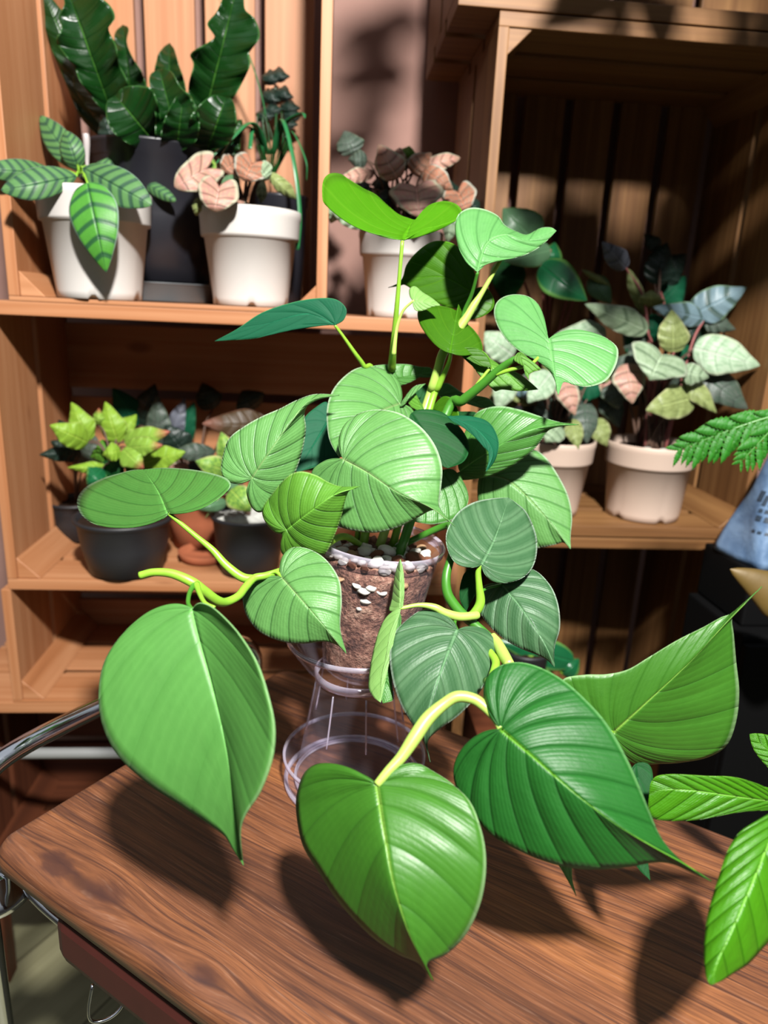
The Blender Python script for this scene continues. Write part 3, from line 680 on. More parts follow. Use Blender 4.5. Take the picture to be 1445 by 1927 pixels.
blade(plant, 'V6', (1123, 868), (1329, 1188), [(1110, 862), (1060, 870), (1030, 900), (1028, 950), (1060, 1010), (1120, 1070), (1190, 1112), (1260, 1140), (1300, 1160)],
      [(1140, 850), (1180, 820), (1220, 803), (1270, 825), (1320, 885), (1345, 960), (1348, 1040), (1330, 1100), (1325, 1150)], .590, .555, 'grey', mid=[(1200, 960), (1285, 1090)], sa=.010, sb=.014, N=8, amp=0.00162, R=90, bow=-.01)
blade(plant, 'V6', (950, 1045), (845, 1556), [(935, 1010), (880, 975), (820, 965), (760, 1000), (705, 1060), (688, 1140), (700, 1240), (730, 1330), (770, 1400), (805, 1450), (830, 1505)],
      [(975, 1042), (1020, 1033), (1070, 1050), (1105, 1110), (1095, 1180), (1060, 1250), (1010, 1320), (950, 1380), (880, 1430), (838, 1470), (836, 1515)], .548, .510, 'grey', mid=[(900, 1170), (845, 1330), (822, 1450)], sa=.014, sb=.014, N=8, amp=0.00203, R=100, Cn=12, bow=-.012)
# folded leaf beside it
blade(plant, 'VP', (985, 580), (985, 290), [(1000, 560), (1008, 450), (1000, 350)], [(920, 595), (935, 520), (950, 400), (968, 330)], .555, .565, 'under', N=5, s0=.05, sb=.012)
blade(plant, 'VP', (985, 585), (868, 1138), [(940, 600), (890, 650), (850, 740), (815, 880), (798, 1000), (800, 1060), (830, 1110)], [(965, 660), (925, 720), (900, 860), (872, 990)], .555, .530, 'under', N=5, s0=.05, sa=.01)
blade(plant, 'VP', (975, 600), (880, 1142), [(920, 700), (900, 850), (868, 980), (864, 1080)], [(990, 650), (975, 740), (930, 830), (920, 960), (935, 1060), (942, 1120), (915, 1135)], .560, .538, 'mid', N=4, s0=.05)
# big right leaves
blade(plant, 'VR', (284, 822), (1072, 1390), [(270, 785), (238, 755), (220, 700), (230, 630), (280, 585), (350, 571), (430, 590), (520, 640), (600, 710), (680, 800), (750, 920), (800, 1030), (840, 1130), (880, 1222), (932, 1290), (1000, 1345)],
      [(250, 832), (190, 850), (135, 900), (107, 970), (120, 1050), (170, 1130), (240, 1210), (330, 1265), (430, 1310), (530, 1337), (640, 1346), (760, 1337), (860, 1320), (930, 1326), (1000, 1358)], .440, .405, 'deep',
      mid=[(400, 920), (560, 1060), (720, 1180), (860, 1265), (960, 1320)], sa=.022, sb=.016, N=10, amp=0.00297, R=130, Cn=16, bow=-.014)
blade(plant, 'VR', (700, 835), (1262, 287), [(640, 790), (560, 740), (515, 680), (520, 632), (600, 617), (680, 615), (760, 597), (840, 550), (940, 490), (1040, 440), (1110, 402), (1146, 388), (1200, 343)],
      [(720, 880), (750, 930), (800, 952), (880, 950), (960, 945), (1060, 925), (1130, 880), (1165, 790), (1176, 680), (1165, 570), (1156, 470), (1150, 402), (1185, 362)], .510, .490, 'front',
      mid=[(850, 700), (1000, 560), (1130, 420)], sa=.006, sb=.020, N=9, amp=0.00216, R=110, Cn=14, bow=-.01)
blade(plant, 'VR', (790, 952), (843, 1388), [(835, 952), (852, 990), (850, 1060), (842, 1140), (838, 1250), (832, 1330)], [(760, 1000), (740, 1100), (752, 1220), (790, 1330)], .500, .470, 'dark', N=5, s0=.08)
blade(plant, 'VR', (470, 1120), (566, 1448), [(540, 1140), (570, 1220), (552, 1330), (552, 1390)], [(400, 1150), (420, 1250), (490, 1320), (530, 1380)], .490, .462, 'under', N=4, s0=.08)
# crown
blade(plant, 'VT', (722, 1047), (800, 875), [(650, 990), (520, 935), (400, 910), (250, 840), (120, 760), (45, 735), (27, 650), (38, 540), (90, 485), (180, 485), (260, 535), (380, 610), (480, 660), (580, 750), (680, 830)],
      [(800, 1000), (900, 950), (1000, 930), (1120, 890), (1205, 855), (1215, 800), (1160, 740), (1060, 718), (950, 745), (880, 800), (835, 868)], .620, .655, 'lime', s0=.05, sa=.03, sb=-.02, N=7, amp=0.00135, R=90)
blade(plant, 'V4', (765, 478), (1099, 304), [(730, 440), (690, 380), (670, 310), (680, 240), (728, 208), (790, 212), (850, 240), (880, 280), (930, 307), (975, 320), (1030, 293), (1075, 290)],
      [(778, 465), (805, 440), (842, 415), (890, 422), (950, 412), (1010, 385), (1060, 345)], .620, .640, 'mint', mid=[(800, 360), (880, 320), (980, 345)], s0=.1, N=8, amp=0.00189, R=90, sa=.014)
blade(plant, 'V4', (748, 570), (385, 545), [(755, 500), (725, 430), (680, 370), (620, 347), (560, 355), (500, 400), (462, 450), (447, 500), (425, 530)],
      [(735, 605), (700, 632), (640, 628), (570, 600), (500, 560), (450, 532), (420, 540)], .668, .690, 'olive', mid=[(620, 500), (480, 510)], N=8, amp=0.00122, R=80)
blade(plant, 'V4', (722, 598), (742, 680), [(755, 552), (800, 545), (832, 590), (830, 632), (790, 665)], [(700, 620), (690, 650), (710, 675)], .672, .670, 'olive', N=5)
blade(plant, 'V4', (648, 822), (683, 616), [(615, 795), (560, 755), (520, 700), (510, 650), (535, 622), (590, 620), (650, 633), (675, 642)], [(685, 800), (740, 800), (782, 815), (778, 770), (748, 725), (712, 690), (700, 655)], .625, .655, 'olive', N=7, amp=0.00135, sa=.012, sb=.012, R=70)
blade(plant, 'V4', (685, 818), (1022, 978), [(755, 800), (800, 825), (822, 850), (880, 880), (940, 912), (985, 945)], [(725, 860), (780, 905), (850, 945), (838, 985), (870, 978), (940, 985)], .640, .640, 'fresh', N=6, sa=.01)
blade(plant, 'V4', (675, 812), (825, 885), [(720, 800), (770, 805), (810, 840)], [(720, 845), (770, 875)], .634, .632, 'olive', N=4)
blade(plant, 'V4', (1065, 765), (1108, 1002), [(1048, 735), (1048, 680), (1020, 615), (970, 580), (900, 577), (850, 603), (834, 650), (850, 710), (890, 770), (950, 820), (1020, 858), (1072, 900), (1096, 945), (1100, 980)],
      [(1095, 757), (1150, 732), (1210, 727), (1290, 750), (1345, 785), (1362, 820), (1350, 880), (1310, 940), (1240, 966), (1180, 960), (1132, 946), (1116, 975)], .612, .588, 'mint', s0=.3, N=7, amp=0.00135, sa=.006, sb=.006, R=90, Cn=12)
blade(plant, 'V4', (492, 600), (606, 620), [(476, 575), (478, 548), (500, 541), (530, 565), (570, 590)], [(500, 640), (530, 643), (570, 627)], .640, .635, 'under', N=3, sa=.008)
blade(plant, 'VM', (560, 500), (650, 745), [(600, 510), (690, 600), (760, 650), (700, 670), (650, 700)], [(515, 560), (560, 600), (620, 640), (620, 700)], .602, .600, 'fresh', N=3)
blade(plant, 'G', (631, 611), (404, 642), [(648, 600), (651, 580), (630, 563), (590, 562), (540, 572), (490, 590), (445, 620)], [(620, 612), (590, 608), (560, 610), (520, 626), (480, 637), (440, 640)], .640, .655, 'teal', mid=[(580, 590), (500, 610)], N=6)
blade(plant, 'VC', (240, 300), (640, 215), [(120, 200), (0, 165), (150, 145), (350, 142), (500, 168), (600, 175)], [(290, 360), (400, 330), (520, 270), (600, 280)], .690, .700, 'mid', N=6)
blade(plant, 'VC', (700, 470), (1295, 580), [(690, 410), (730, 350), (790, 340), (860, 380), (950, 440), (1100, 470), (1220, 500)], [(740, 500), (860, 520), (1000, 545), (1150, 600)], .680, .690, 'mint', N=6)
blade(plant, 'VC', (640, 620), (905, 720), [(700, 520), (760, 478), (830, 500), (880, 580), (905, 650)], [(700, 660), (800, 700)], .665, .640, 'olive', N=5)
blade(plant, 'VC', (540, 620), (430, 390), [(520, 560), (470, 500), (445, 440)], [(430, 600), (380, 540), (390, 450)], .655, .670, 'fresh', N=3)
blade(plant, 'VC', (450, 640), (560, 345), [(560, 600), (590, 480), (580, 380)], [(440, 520), (470, 400)], .675, .690, 'dark', N=4)
blade(plant, 'VC', (295, 580), (560, 345), [(330, 520), (380, 440), (450, 370)], [(340, 560), (400, 470), (450, 380)], .650, .665, 'pale', N=2)
blade(plant, 'VC', (840, 640), (1120, 660), [(900, 650), (980, 640), (1060, 640)], [(900, 720), (1000, 730), (1080, 700)], .665, .675, 'dark', N=4)
blade(plant, 'V6', (1003, 805), (985, 972), [(1030, 830), (1022, 900), (1000, 940)], [(975, 830), (960, 880), (962, 930)], .590, .590, 'dark', N=3)

# ---------------- stems ----------------
def st(view, pts, rads, mat, name='stem', seg=14, m=8):
    P = [at(*px(view, q[:2]), q[2]) for q in pts]
    return tube(name, P, rads, mat, plant, seg, m)
top = [pc+RT@np.array([x, y, .118]) for x, y in ((0, 0), (.012, .006), (-.014, .004), (.018, -.012), (-.02, .012))]
def stp(start, view, pts, rads, mat, name='stem', seg=14, m=8):
    P = [start]+[at(*px(view, q[:2]), q[2]) for q in pts]
    return tube(name, P, rads, mat, plant, seg, m)
# left runner
stp(top[2], 'G', [(640, 1010, .60), (575, 1058, .575), (530, 1074, .56), (500, 1083, .552), (478, 1088, .548), (462, 1105, .54), (448, 1122, .53), (425, 1133, .52), (408, 1130, .51), (385, 1113, .50), (362, 1096, .495), (325, 1080, .495), (290, 1077, .495), (263, 1083, .495)],
    [.003, .003, .003, .0028, .0028, .003, .003, .003, .0032, .0036, .0036, .0036, .0032, .0028, .0027], STEMG)
st('G', [(480, 1090, .548), (455, 1086, .548), (425, 1063, .549), (400, 1035, .55), (370, 1010, .552), (340, 985, .554), (318, 967, .556)], [.0034, .0036, .0032, .0026, .0021, .0018, .0016], STEMG, 'petiole')
st('G', [(366, 1100, .494), (357, 1115, .48), (354, 1135, .465), (362, 1148, .456)], [.0022, .0016, .0014, .0014], STEMD, 'petiole')
st('G', [(370, 1100, .493), (376, 1118, .475), (386, 1135, .46), (404, 1143, .455)], [.0024, .0017, .0014, .0010], STEMG, 'petiole')
st('G', [(500, 1083, .552), (518, 1076, .553), (532, 1087, .549)], [.0016, .0016, .0014], STEMG, 'petiole')
# crown petioles
stp(top[2], 'V4', [(395, 960, .700), (400, 880, .684), (408, 780, .660), (428, 550, .633), (445, 345, .621)], [.004, .0042, .0040, .0030, .0019, .0016], STEMG, 'petiole')
stp(top[0], 'V4', [(545, 1050, .665), (575, 960, .660), (597, 890, .656), (615, 830, .652), (655, 760, .650), (705, 690, .648), (745, 625, .646), (790, 555, .643), (865, 422, .636)], [.004, .004, .0042, .0042, .0044, .0044, .0042, .0036, .0022, .0018], STEMP)
stp(top[1], 'V4', [(560, 1060, .662), (600, 960, .658), (640, 870, .645), (652, 818, .627)], [.0036, .0034, .003, .0020, .0015], STEMG, 'petiole')
st('V4', [(700, 680, .648), (710, 640, .645), (740, 570, .635), (765, 478, .621)], [.002, .0018, .0016, .0014], STEMD, 'petiole')
stp(top[3], 'V4', [(630, 1085, .645), (700, 1025, .636), (780, 960, .625), (860, 890, .614), (918, 850, .606), (960, 835, .604)], [.0042, .0044, .0044, .0040, .0034, .0026, .002], STEMD)
st('V4', [(840, 915, .616), (900, 895, .610), (960, 880, .606), (995, 868, .604), (1040, 820, .612), (1065, 768, .613)], [.0018, .0018, .0016, .0015, .0014, .0014], STEMG, 'petiole')
st('V4', [(760, 960, .627), (790, 920, .632), (822, 882, .636)], [.0016, .0014, .0013], STEMG, 'petiole')
st('V4', [(408, 830, .650), (415, 760, .648), (425, 700, .646), (450, 640, .643), (495, 598, .640)], [.0022, .0018, .0014, .0012, .001], STEMP, 'petiole')
stp(top[4], 'G', [(700, 720, .675), (685, 689, .665), (668, 665, .655), (645, 632, .646), (630, 612, .641)], [.0026, .0024, .0022, .0019, .0014, .0013], STEMG, 'petiole')
# right vine
stp(top[1], 'V6', [(900, 640, .62), (925, 665, .60), (930, 740, .58), (908, 830, .572), (912, 900, .570), (945, 955, .570), (990, 1000, .570), (1050, 1050, .568), (1100, 1100, .560), (1140, 1170, .545), (1120, 1250, .52), (1080, 1310, .47)],
    [.0028, .003, .003, .003, .0036, .004, .0042, .004, .0036, .0036, .0036, .0034, .0034], STEMD)
st('VN', [(900, 235, .563), (930, 285, .557), (965, 350, .545), (1003, 415, .53)], [.0025, .0042, .0046, .004], STEMP)
st('VN', [(880, 330, .552), (920, 400, .54), (890, 500, .525), (865, 545, .52)], [.003, .0032, .0030, .002], STEMG, 'sheath')
st('V6', [(1030, 985, .565), (1015, 988, .563), (960, 992, .560), (905, 978, .558), (860, 955, .557), (800, 947, .557), (728, 960, .556)], [.0030, .0034, .0036, .0034, .0028, .0018, .0014], STEMP, 'petiole')
st('V6', [(990, 1000, .569), (1020, 975, .568), (1040, 935, .568), (1035, 870, .567), (1032, 820, .567), (1043, 790, .566)], [.0036, .0038, .0038, .0028, .0024, .0016], STEMG, 'petiole')
st('V6', [(945, 1000, .562), (940, 1020, .556), (950, 1045, .549)], [.0016, .0014, .0013], STEMD, 'petiole')
st('V6', [(1035, 900, .567), (1070, 880, .575), (1122, 868, .590)], [.0012, .0011, .0012], STEMD, 'petiole')
# thick arching stem to the front leaf, joining the right leaf
st('G', [(942, 1372, .441), (932, 1352, .447), (912, 1330, .452), (890, 1315, .455), (860, 1311, .456), (835, 1325, .455), (805, 1352, .452), (780, 1388, .447), (755, 1425, .442), (730, 1452, .438), (709, 1477, .435)],
   [.0022, .0028, .0034, .0036, .0037, .0037, .0044, .0044, .0036, .0030, .0025], STEMP, seg=18)
st('VR', [(560, 800, .485), (620, 820, .50), (700, 835, .51)], [.003, .0026, .002], STEMG, 'petiole')
st('VR', [(230, 640, .52), (300, 700, .47), (430, 760, .475), (560, 800, .485)], [.003, .0032, .0032, .003], STEMG)

# ---------------- background pots and plants ----------------
def potted(label, P, xpx, ypx, dn, z, hw, hpx, mat, cat='potted plant', group=None, soil=SOIL, name='potted_plant', base=.74, rimf=.30, soilz=.88, style='rim'):
    d = dep(xpx, ypx, P, dn); c = atn(xpx, ypx, P, dn); c[2] = z
    R = hw*d/FPX; h = atn(xpx, ypx-hpx, P, dn)[2]-z
    e = empty(name, c, label, cat, group)
    rb = R*base
    if style == 'rim':
        prof = [(0, .002), (rb-.006, .002), (rb-.003, 0), (rb, .001), (rb+.0008, .010), (R*.90, h*(1-rimf)), (R*.955, h*(1-rimf)+.001), (R*.965, h*(1-rimf)+.004), (R*.985, h-.012), (R*1.0, h-.009), (R*1.0, h-.002), (R*.985, h), (R*.95, h-.001), (R*.93, h-.01), (R*.90, h*soilz-.01)]
    else:
        prof = [(0, .002), (rb-.003, .002), (rb, .003), (rb+(R-rb)*.5, h*.5), (R*.93, h*(1-rimf*.35)), (R*.965, h*(1-rimf*.35)+.002), (R*.97, h-.006), (R, h-.004), (R, h), (R*.94, h), (R*.91, h*.9-.01)]
    lathe('pot', prof, c, mat, e, seg=72, notch=((2, 3, 4), 5, .0055) if style == 'rim' else None)
    V = [c+np.array([0, 0, h*soilz+.003])]; F = []; n = 40; rings = 5
    rr = random.Random(int(xpx))
    for k in range(1, rings+1):
        for i in range(n):
            a = 2*math.pi*i/n; r = R*.93*k/rings*(.97 if k == rings else 1)
            V.append(c+np.array([r*math.cos(a), r*math.sin(a), h*soilz+rr.uniform(-.002, .003)]))
    for i in range(n): F.append((0, 1+i, 1+(i+1) % n))
    for k in range(rings-1):
        for i in range(n): F.append((1+k*n+i, 1+(k+1)*n+i, 1+(k+1)*n+(i+1) % n, 1+k*n+(i+1) % n))
    link_mesh('soil', V, F, soil, e, [(v[0], v[1]) for v in V])
    return e, c+np.array([0, 0, h*soilz]), R
def filler(e, P, cx, cy, rx, ry, n, d0, d1, mats, top, sz=(34, 58), seed=1):
    q = random.Random(seed)
    for k in range(n):
        a = q.uniform(0, 6.28); x = cx+rx*math.cos(a)*q.uniform(.2, 1); y = cy+ry*math.sin(a)*q.uniform(.2, 1)
        L = q.uniform(38, 60); b = math.atan2(y-cy-ry*.3, x-cx)+q.uniform(-.5, .5)
        bleaf(e, P, (x, y), (x+L*math.cos(b), y+L*math.sin(b)*.8+10), q.uniform(*sz), q.uniform(d0, d1), q.uniform(d0, d1), q.choice(mats), 'ovate', pet=top+np.array([q.uniform(-.02, .02), q.uniform(-.02, .02), 0]), petmat=STEMB, petr=.0015, wavy=.08, N=4, amp=.0014)
ZA, ZB, ZD = 1.1737, .7770, .8645

# white pot with banded leaves
e1, t1, R1 = potted('white pot with dark-banded green leaves, leftmost on the upper shelf', P0, 189, 560, .048, ZA, 100, 198, POTWHITE, group=None)
tube('stem', [t1, t1+[0, 0, .02], at(150, 330, dep(150, 330, P0, .03))], .003, STEMB, e1, seg=8)
for J, T, w, a, b, m, sh in [((100, 326), (-35, 318), 46, .03, -.03, 'patterned', 'ellip'), ((144, 332), (2, 358), 62, -.005, -.05, 'patterned', 'ellip'),
        ((145, 318), (76, 218), 50, .08, .12, 'patterned', 'ellip'), ((149, 322), (123, 246), 46, .06, .06, 'patterned', 'ellip'),
        ((170, 320), (290, 330), 62, .08, .12, 'patterned', 'ellip'), ((156, 316), (286, 386), 70, .0, -.045, 'patterned', 'ellip'), ((262, 338), (331, 379), 24, .10, .07, 'patterned', 'strap'),
        ((165, 345), (200, 512), 92, -.035, -.05, 'patternedlit', 'ovate')]:
    bleaf(e1, P0, J, T, w, a, b, m, sh, pet=at(150, 332, dep(150, 332, P0, .02)), N=(7 if m == 'patternedlit' else 9))
g = at(166, 300, dep(166, 300, P0, .07))
tube('plant_tag', [t1+[.0, 0, -.01], at(165, 330, dep(165, 330, P0, .07)), at(163, 268, dep(163, 268, P0, .07)), at(161, 252, dep(161, 252, P0, .07))], [.0018, .0022, .0045, .0042], CABLE, e1, seg=10)
# white pot with pink crinkled leaves, upper shelf
e2, t2, R2 = potted('white pot with round pink crinkled leaves on the upper shelf, beside the dark grey tub', P0, 472, 572, .075, ZA, 92, 175, POTWHITE)
for J, T, w, a, b, m, sh in [((388, 318), (328, 352), 66, .03, .01, 'pink', 'round'), ((384, 322), (402, 300), 40, .06, .08, 'varieg', 'round'), ((412, 352), (404, 399), 76, .0, -.02, 'pink', 'round'),
        ((438, 308), (420, 326), 46, .06, .05, 'rust', 'round'), ((474, 308), (458, 340), 66, .02, .0, 'rust', 'round'), ((490, 318), (505, 338), 40, .02, .01, 'silver', 'round'),
        ((505, 325), (557, 374), 27, .05, .06, 'khaki', 'ellip'), ((372, 372), (370, 406), 18, .04, .03, 'khaki', 'ellip'), ((430, 330), (440, 366), 34, .03, .03, 'hoya', 'ovate'), ((493, 340), (492, 382), 20, .05, .05, 'silver', 'ellip'),
        ((452, 376), (450, 386), 20, .04, .03, 'pink', 'round')]:
    bleaf(e2, P0, J, T, w, a, b, m, sh, pet=t2+np.array([random.uniform(-.02, .02), random.uniform(-.02, .01), 0]), petmat=STEMB, petr=.002, wavy=.06, N=4, amp=.0015)
# third white pot
e3, t3, R3 = potted('white pot with pinkish grey leaves at the right end of the shelf board', P0, 747, 604, .09, 1.1672, 77, 168, POTWHITE)
for J, T, w, a, b, m, sh in [((748, 336), (712, 272), 58, .06, .08, 'pink', 'ovate'), ((775, 325), (812, 288), 48, .08, .1, 'rust', 'ovate'), ((798, 310), (866, 297), 30, .09, .10, 'pink', 'ellip'),
        ((798, 320), (852, 357), 46, .05, .03, 'rust', 'ovate'), ((783, 352), (790, 412), 96, .02, -.01, 'pink', 'heart'), ((862, 362), (878, 396), 62, .06, .03, 'rust', 'round'),
        ((705, 325), (642, 336), 30, .07, .04, 'pink', 'ellip'), ((665, 290), (648, 246), 52, .14, .16, 'dusk', 'ovate'), ((695, 418), (620, 396), 44, .05, .02, 'silver', 'ovate'),
        ((852, 400), (842, 458), 34, .06, .04, 'silver', 'ovate'), ((640, 380), (622, 420), 34, .05, .04, 'silver', 'ovate'), ((765, 300), (770, 275), 36, .13, .14, 'fresh', 'ovate'), ((690, 300), (655, 300), 34, .12, .12, 'dusk', 'ovate'),
        ((730, 350), (700, 345), 40, .10, .10, 'nearblack', 'ovate'), ((735, 380), (700, 372), 44, .08, .08, 'nearblack', 'ovate'), ((880, 380), (905, 400), 30, .09, .08, 'nearblack', 'ovate')]:
    bleaf(e3, P0, J, T, w, a, b, m, sh, pet=t3+np.array([random.uniform(-.02, .02), random.uniform(-.02, .02), 0]), petmat=STEMB, petr=.0016, wavy=.08, N=5, amp=.0013)
# crinkled fern in dark tub
e4, t4, R4 = potted('dark grey tub holding a glossy crinkled bird-nest fern at the back of the upper shelf', P0, 300, 530, .172, 1.2, 122, 246, POTGREY, style='lip', base=.74, soilz=.9)
tr_ = empty('saucer', [*atn(300, 530, P0, .172)[:2], ZA], 'shallow grey saucer under the dark grey tub on the upper shelf', 'saucer')
cc = np.array([*atn(300, 530, P0, .172)[:2], ZA])
lathe('dish', [(0, 0), (.078, 0), (.082, .002), (.088, .026), (.090, .0265), (.086, .0275), (.080, .006), (0, .004)], cc, TRAYGREY, tr_, seg=72)
tr_.location = Vector([float(c) for c in cc])
def ffrond(J, T, A, B, a, b, **kw):
    J2, T2 = px('VF', J), px('VF', T); k = dict(N=10, amp=.0042, wave=.007, R=110, Cn=12, vexp=1.2, s0=.04, curl=.1, bow=-.03, sa=-.018, sb=-.018); k.update(kw)
    blade(e4, 'VF', J, T, A, B, dep(*J2, P0, a), dep(*T2, P0, b), 'fern', name='frond', **k)
ffrond((380, 640), (120, -80), [(300, 560), (200, 430), (165, 350), (105, 270), (70, 210), (100, 150), (85, 90), (115, 20), (100, -40)], [(460, 560), (450, 440), (400, 330), (385, 240), (345, 150), (378, 90), (345, 20), (250, -40)], .15, .12)
ffrond((840, 640), (1020, -80), [(770, 560), (765, 440), (790, 340), (775, 280), (860, 225), (900, 190), (862, 125), (905, 70), (930, 20), (960, -50)], [(960, 560), (1040, 440), (1085, 340), (1080, 280), (1135, 190), (1110, 100), (1060, 50), (1050, -20)], .15, .13)
ffrond((470, 560), (420, 130), [(420, 480), (370, 330), (375, 240), (380, 170)], [(540, 470), (520, 380), (470, 300), (440, 220), (450, 150)], .19, .21, N=8, amp=.002)
ffrond((660, 640), (665, 225), [(600, 520), (580, 420), (600, 300), (630, 250)], [(740, 520), (745, 440), (710, 330), (690, 260)], .19, .21, N=12, amp=.003)
ffrond((600, 760), (380, 500), [(520, 780), (400, 720), (340, 640), (335, 540)], [(620, 640), (580, 480), (520, 450), (430, 455)], .12, .07, N=8, amp=.0012, wave=.003)
ffrond((720, 780), (610, 360), [(600, 740), (590, 600), (570, 500), (560, 400)], [(800, 640), (780, 520), (720, 450), (670, 370)], .12, .10, N=7, amp=.0015, wave=.004)
ffrond((860, 790), (960, 510), [(760, 740), (770, 620), (830, 540), (890, 500)], [(960, 760), (1010, 680), (1010, 580), (990, 520)], .11, .07, N=7, amp=.0012, wave=.003)
ffrond((700, 800), (740, 470), [(620, 740), (640, 620), (690, 520)], [(800, 740), (820, 620), (780, 510)], .11, .09, N=7, amp=.0015, wave=.004)
for J, T, w, a, b, m, sh, wv in [((200, 262), (84, -10), 62, .20, .17, 'fern', 'strap', .15), 
        ((255, 285), (140, 130), 54, .18, .17, 'fern', 'strap', .2), ((405, 290), (455, 225), 60, .14, .13, 'fern', 'ovate', .1),
        ((290, 290), (262, 190), 60, .14, .12, 'fern', 'ovate', .1), ((225, 280), (190, 215), 50, .15, .14, 'nearblack', 'ovate', .1), ((250, 285), (185, 250), 60, .17, .16, 'nearblack', 'ovate', .1), ((420, 270), (410, 180), 60, .2, .2, 'nearblack', 'ovate', .1), ((275, 285), (300, 215), 50, .16, .16, 'fern', 'ovate', .1)]:
    bleaf(e4, P0, J, T, w, a, b, m, sh, wavy=wv, N=6, amp=.0010, wave=.003, name='frond', R=80, Cn=8)
# grassy plant behind pink one
e5, t5, R5 = potted('dark glossy pot with thin grass-like leaves in the right corner of the upper shelf', P0, 528, 560, .20, ZA, 50, 190, POTGREY, style='lip')
def grass(pts, r, mat=STEMD): tube('blade', [at(x, y, dep(x, y, P0, dn)) for x, y, dn in pts], r, mat, e5, seg=8, flat=.25)
GR = plain('grass_green', (44, 128, 72), .35, .5, .2, 60)
GD = plain('grass_dark', (14, 74, 20), .4, .5, .2, 60)
for pts, r in [([(510, 300, .19), (495, 190, .18), (455, 70, .17), (408, -5, .16)], .0038), ([(505, 290, .18), (475, 232, .13), (430, 265, .10), (372, 320, .08)], .0055), ([(508, 290, .18), (470, 240, .14), (440, 262, .11), (405, 310, .09)], .004),
               ([(515, 290, .18), (535, 235, .14), (568, 214, .11), (574, 222, .10)], .004), ([(512, 290, .18), (530, 225, .13), (552, 300, .09), (564, 400, .08), (560, 470, .08)], .0032),
               ([(500, 300, .18), (478, 240, .15), (470, 280, .12)], .003), ([(520, 300, .18), (545, 245, .15), (575, 300, .12), (577, 340, .12)], .0015)]: grass(pts, [r*.8, r, r, r*.3][:len(pts)] if len(pts) == 4 else r, GR)
for k in range(11):
    x = 480+k*6; grass([(505+k, 330, .18), (x+4, 270, .17), (x+random.uniform(-6, 6), 205+random.uniform(0, 40), .17)], .0035, GD)
for (x, y) in ((510, 130), (525, 125), (505, 165), (530, 160), (515, 190), (545, 185), (540, 215), (500, 200), (552, 200)):
    bleaf(e5, P0, (x, y+30), (x+random.uniform(-10, 10), y), 34, .24, .25, 'nearblack', 'ovate', wavy=.2, N=5, amp=.002)
grass([(515, 300, .2), (520, 200, .24), (515, 140, .25)], .0015, GD)

filler(e3, P0, 760, 350, 90, 45, 10, .08, .12, ['dusk', 'nearblack', 'pink'], t3, sz=(30, 46), seed=3)
# lower shelf, left
l1, lt1, LR1 = potted('black pot with yellow-green pink-tipped coleus, left on the lower shelf', P0, 240, 1093, 0.045, ZB, 88, 124, POTBLACK, style='lip')
tube('stem', [lt1, lt1+[.0, 0, .03], at(215, 850, dep(215, 850, P0, .05))], .0025, STEMB, l1, seg=8)
for J, T, w, a, b, m in [((165, 832), (94, 800), 46, .05, .02, 'coleus'), ((168, 828), (134, 757), 42, .06, .07, 'coleus'), ((222, 832), (198, 756), 44, .07, .08, 'coleus'), ((225, 820), (257, 780), 32, .08, .09, 'coleus'),
        ((235, 832), (320, 812), 38, .04, .02, 'coleuspink'), ((240, 842), (306, 838), 34, .02, .0, 'coleuspink'), ((232, 846), (270, 882), 42, .02, .0, 'coleuspink'), ((268, 872), (349, 850), 44, .05, .03, 'coleus'),
        ((226, 848), (193, 856), 32, .02, .01, 'coleus'), ((200, 880), (127, 880), 20, .05, .03, 'coleus'), ((192, 882), (164, 912), 40, .04, .02, 'hoyadeep'), ((205, 870), (228, 900), 44, .05, .04, 'dark'), ((185, 800), (186, 768), 20, .07, .08, 'coleuspink'),
        ((222, 870), (200, 905), 40, .06, .05, 'dark'), ((215, 845), (170, 860), 40, .08, .08, 'fresh'), ((240, 860), (285, 905), 40, .07, .05, 'fresh')]:
    bleaf(l1, P0, J, T, w*1.1, a, b, m, 'ovate', wavy=.10, pet=at(212, 875, dep(212, 875, P0, .05)), petmat=STEMB, petr=.0014, N=5, amp=.0012)
l2, lt2, LR2 = potted('black pot with cream-edged leaves and white moss, right on the lower shelf', P0, 470, 1113, .050, ZB, 70, 148, POTBLACK, style='lip', soil=MOSS, soilz=.93)
for J, T, w, a, b, m in [((432, 868), (416, 813), 40, .05, .05, 'varieg'), ((425, 885), (368, 868), 44, .04, .02, 'varieg'), ((435, 922), (472, 962), 52, .0, -.02, 'varieg'), ((425, 945), (368, 958), 26, .03, .01, 'hoya'), ((415, 930), (386, 976), 8, .03, .02, 'khaki'),
        ((470, 900), (510, 880), 44, .06, .06, 'varieg'), ((440, 900), (420, 925), 40, .05, .04, 'hoya'), ((480, 920), (500, 900), 40, .06, .05, 'hoya')]:
    bleaf(l2, P0, J, T, w, a, b, m, 'ovate', pet=lt2, petmat=STEMB, N=4)
l3, lt3, LR3 = potted('small terracotta pot with dark silvery leaves behind the two black pots', P0, 372, 1020, .17, ZB, 58, 96, TERRA, style='lip')
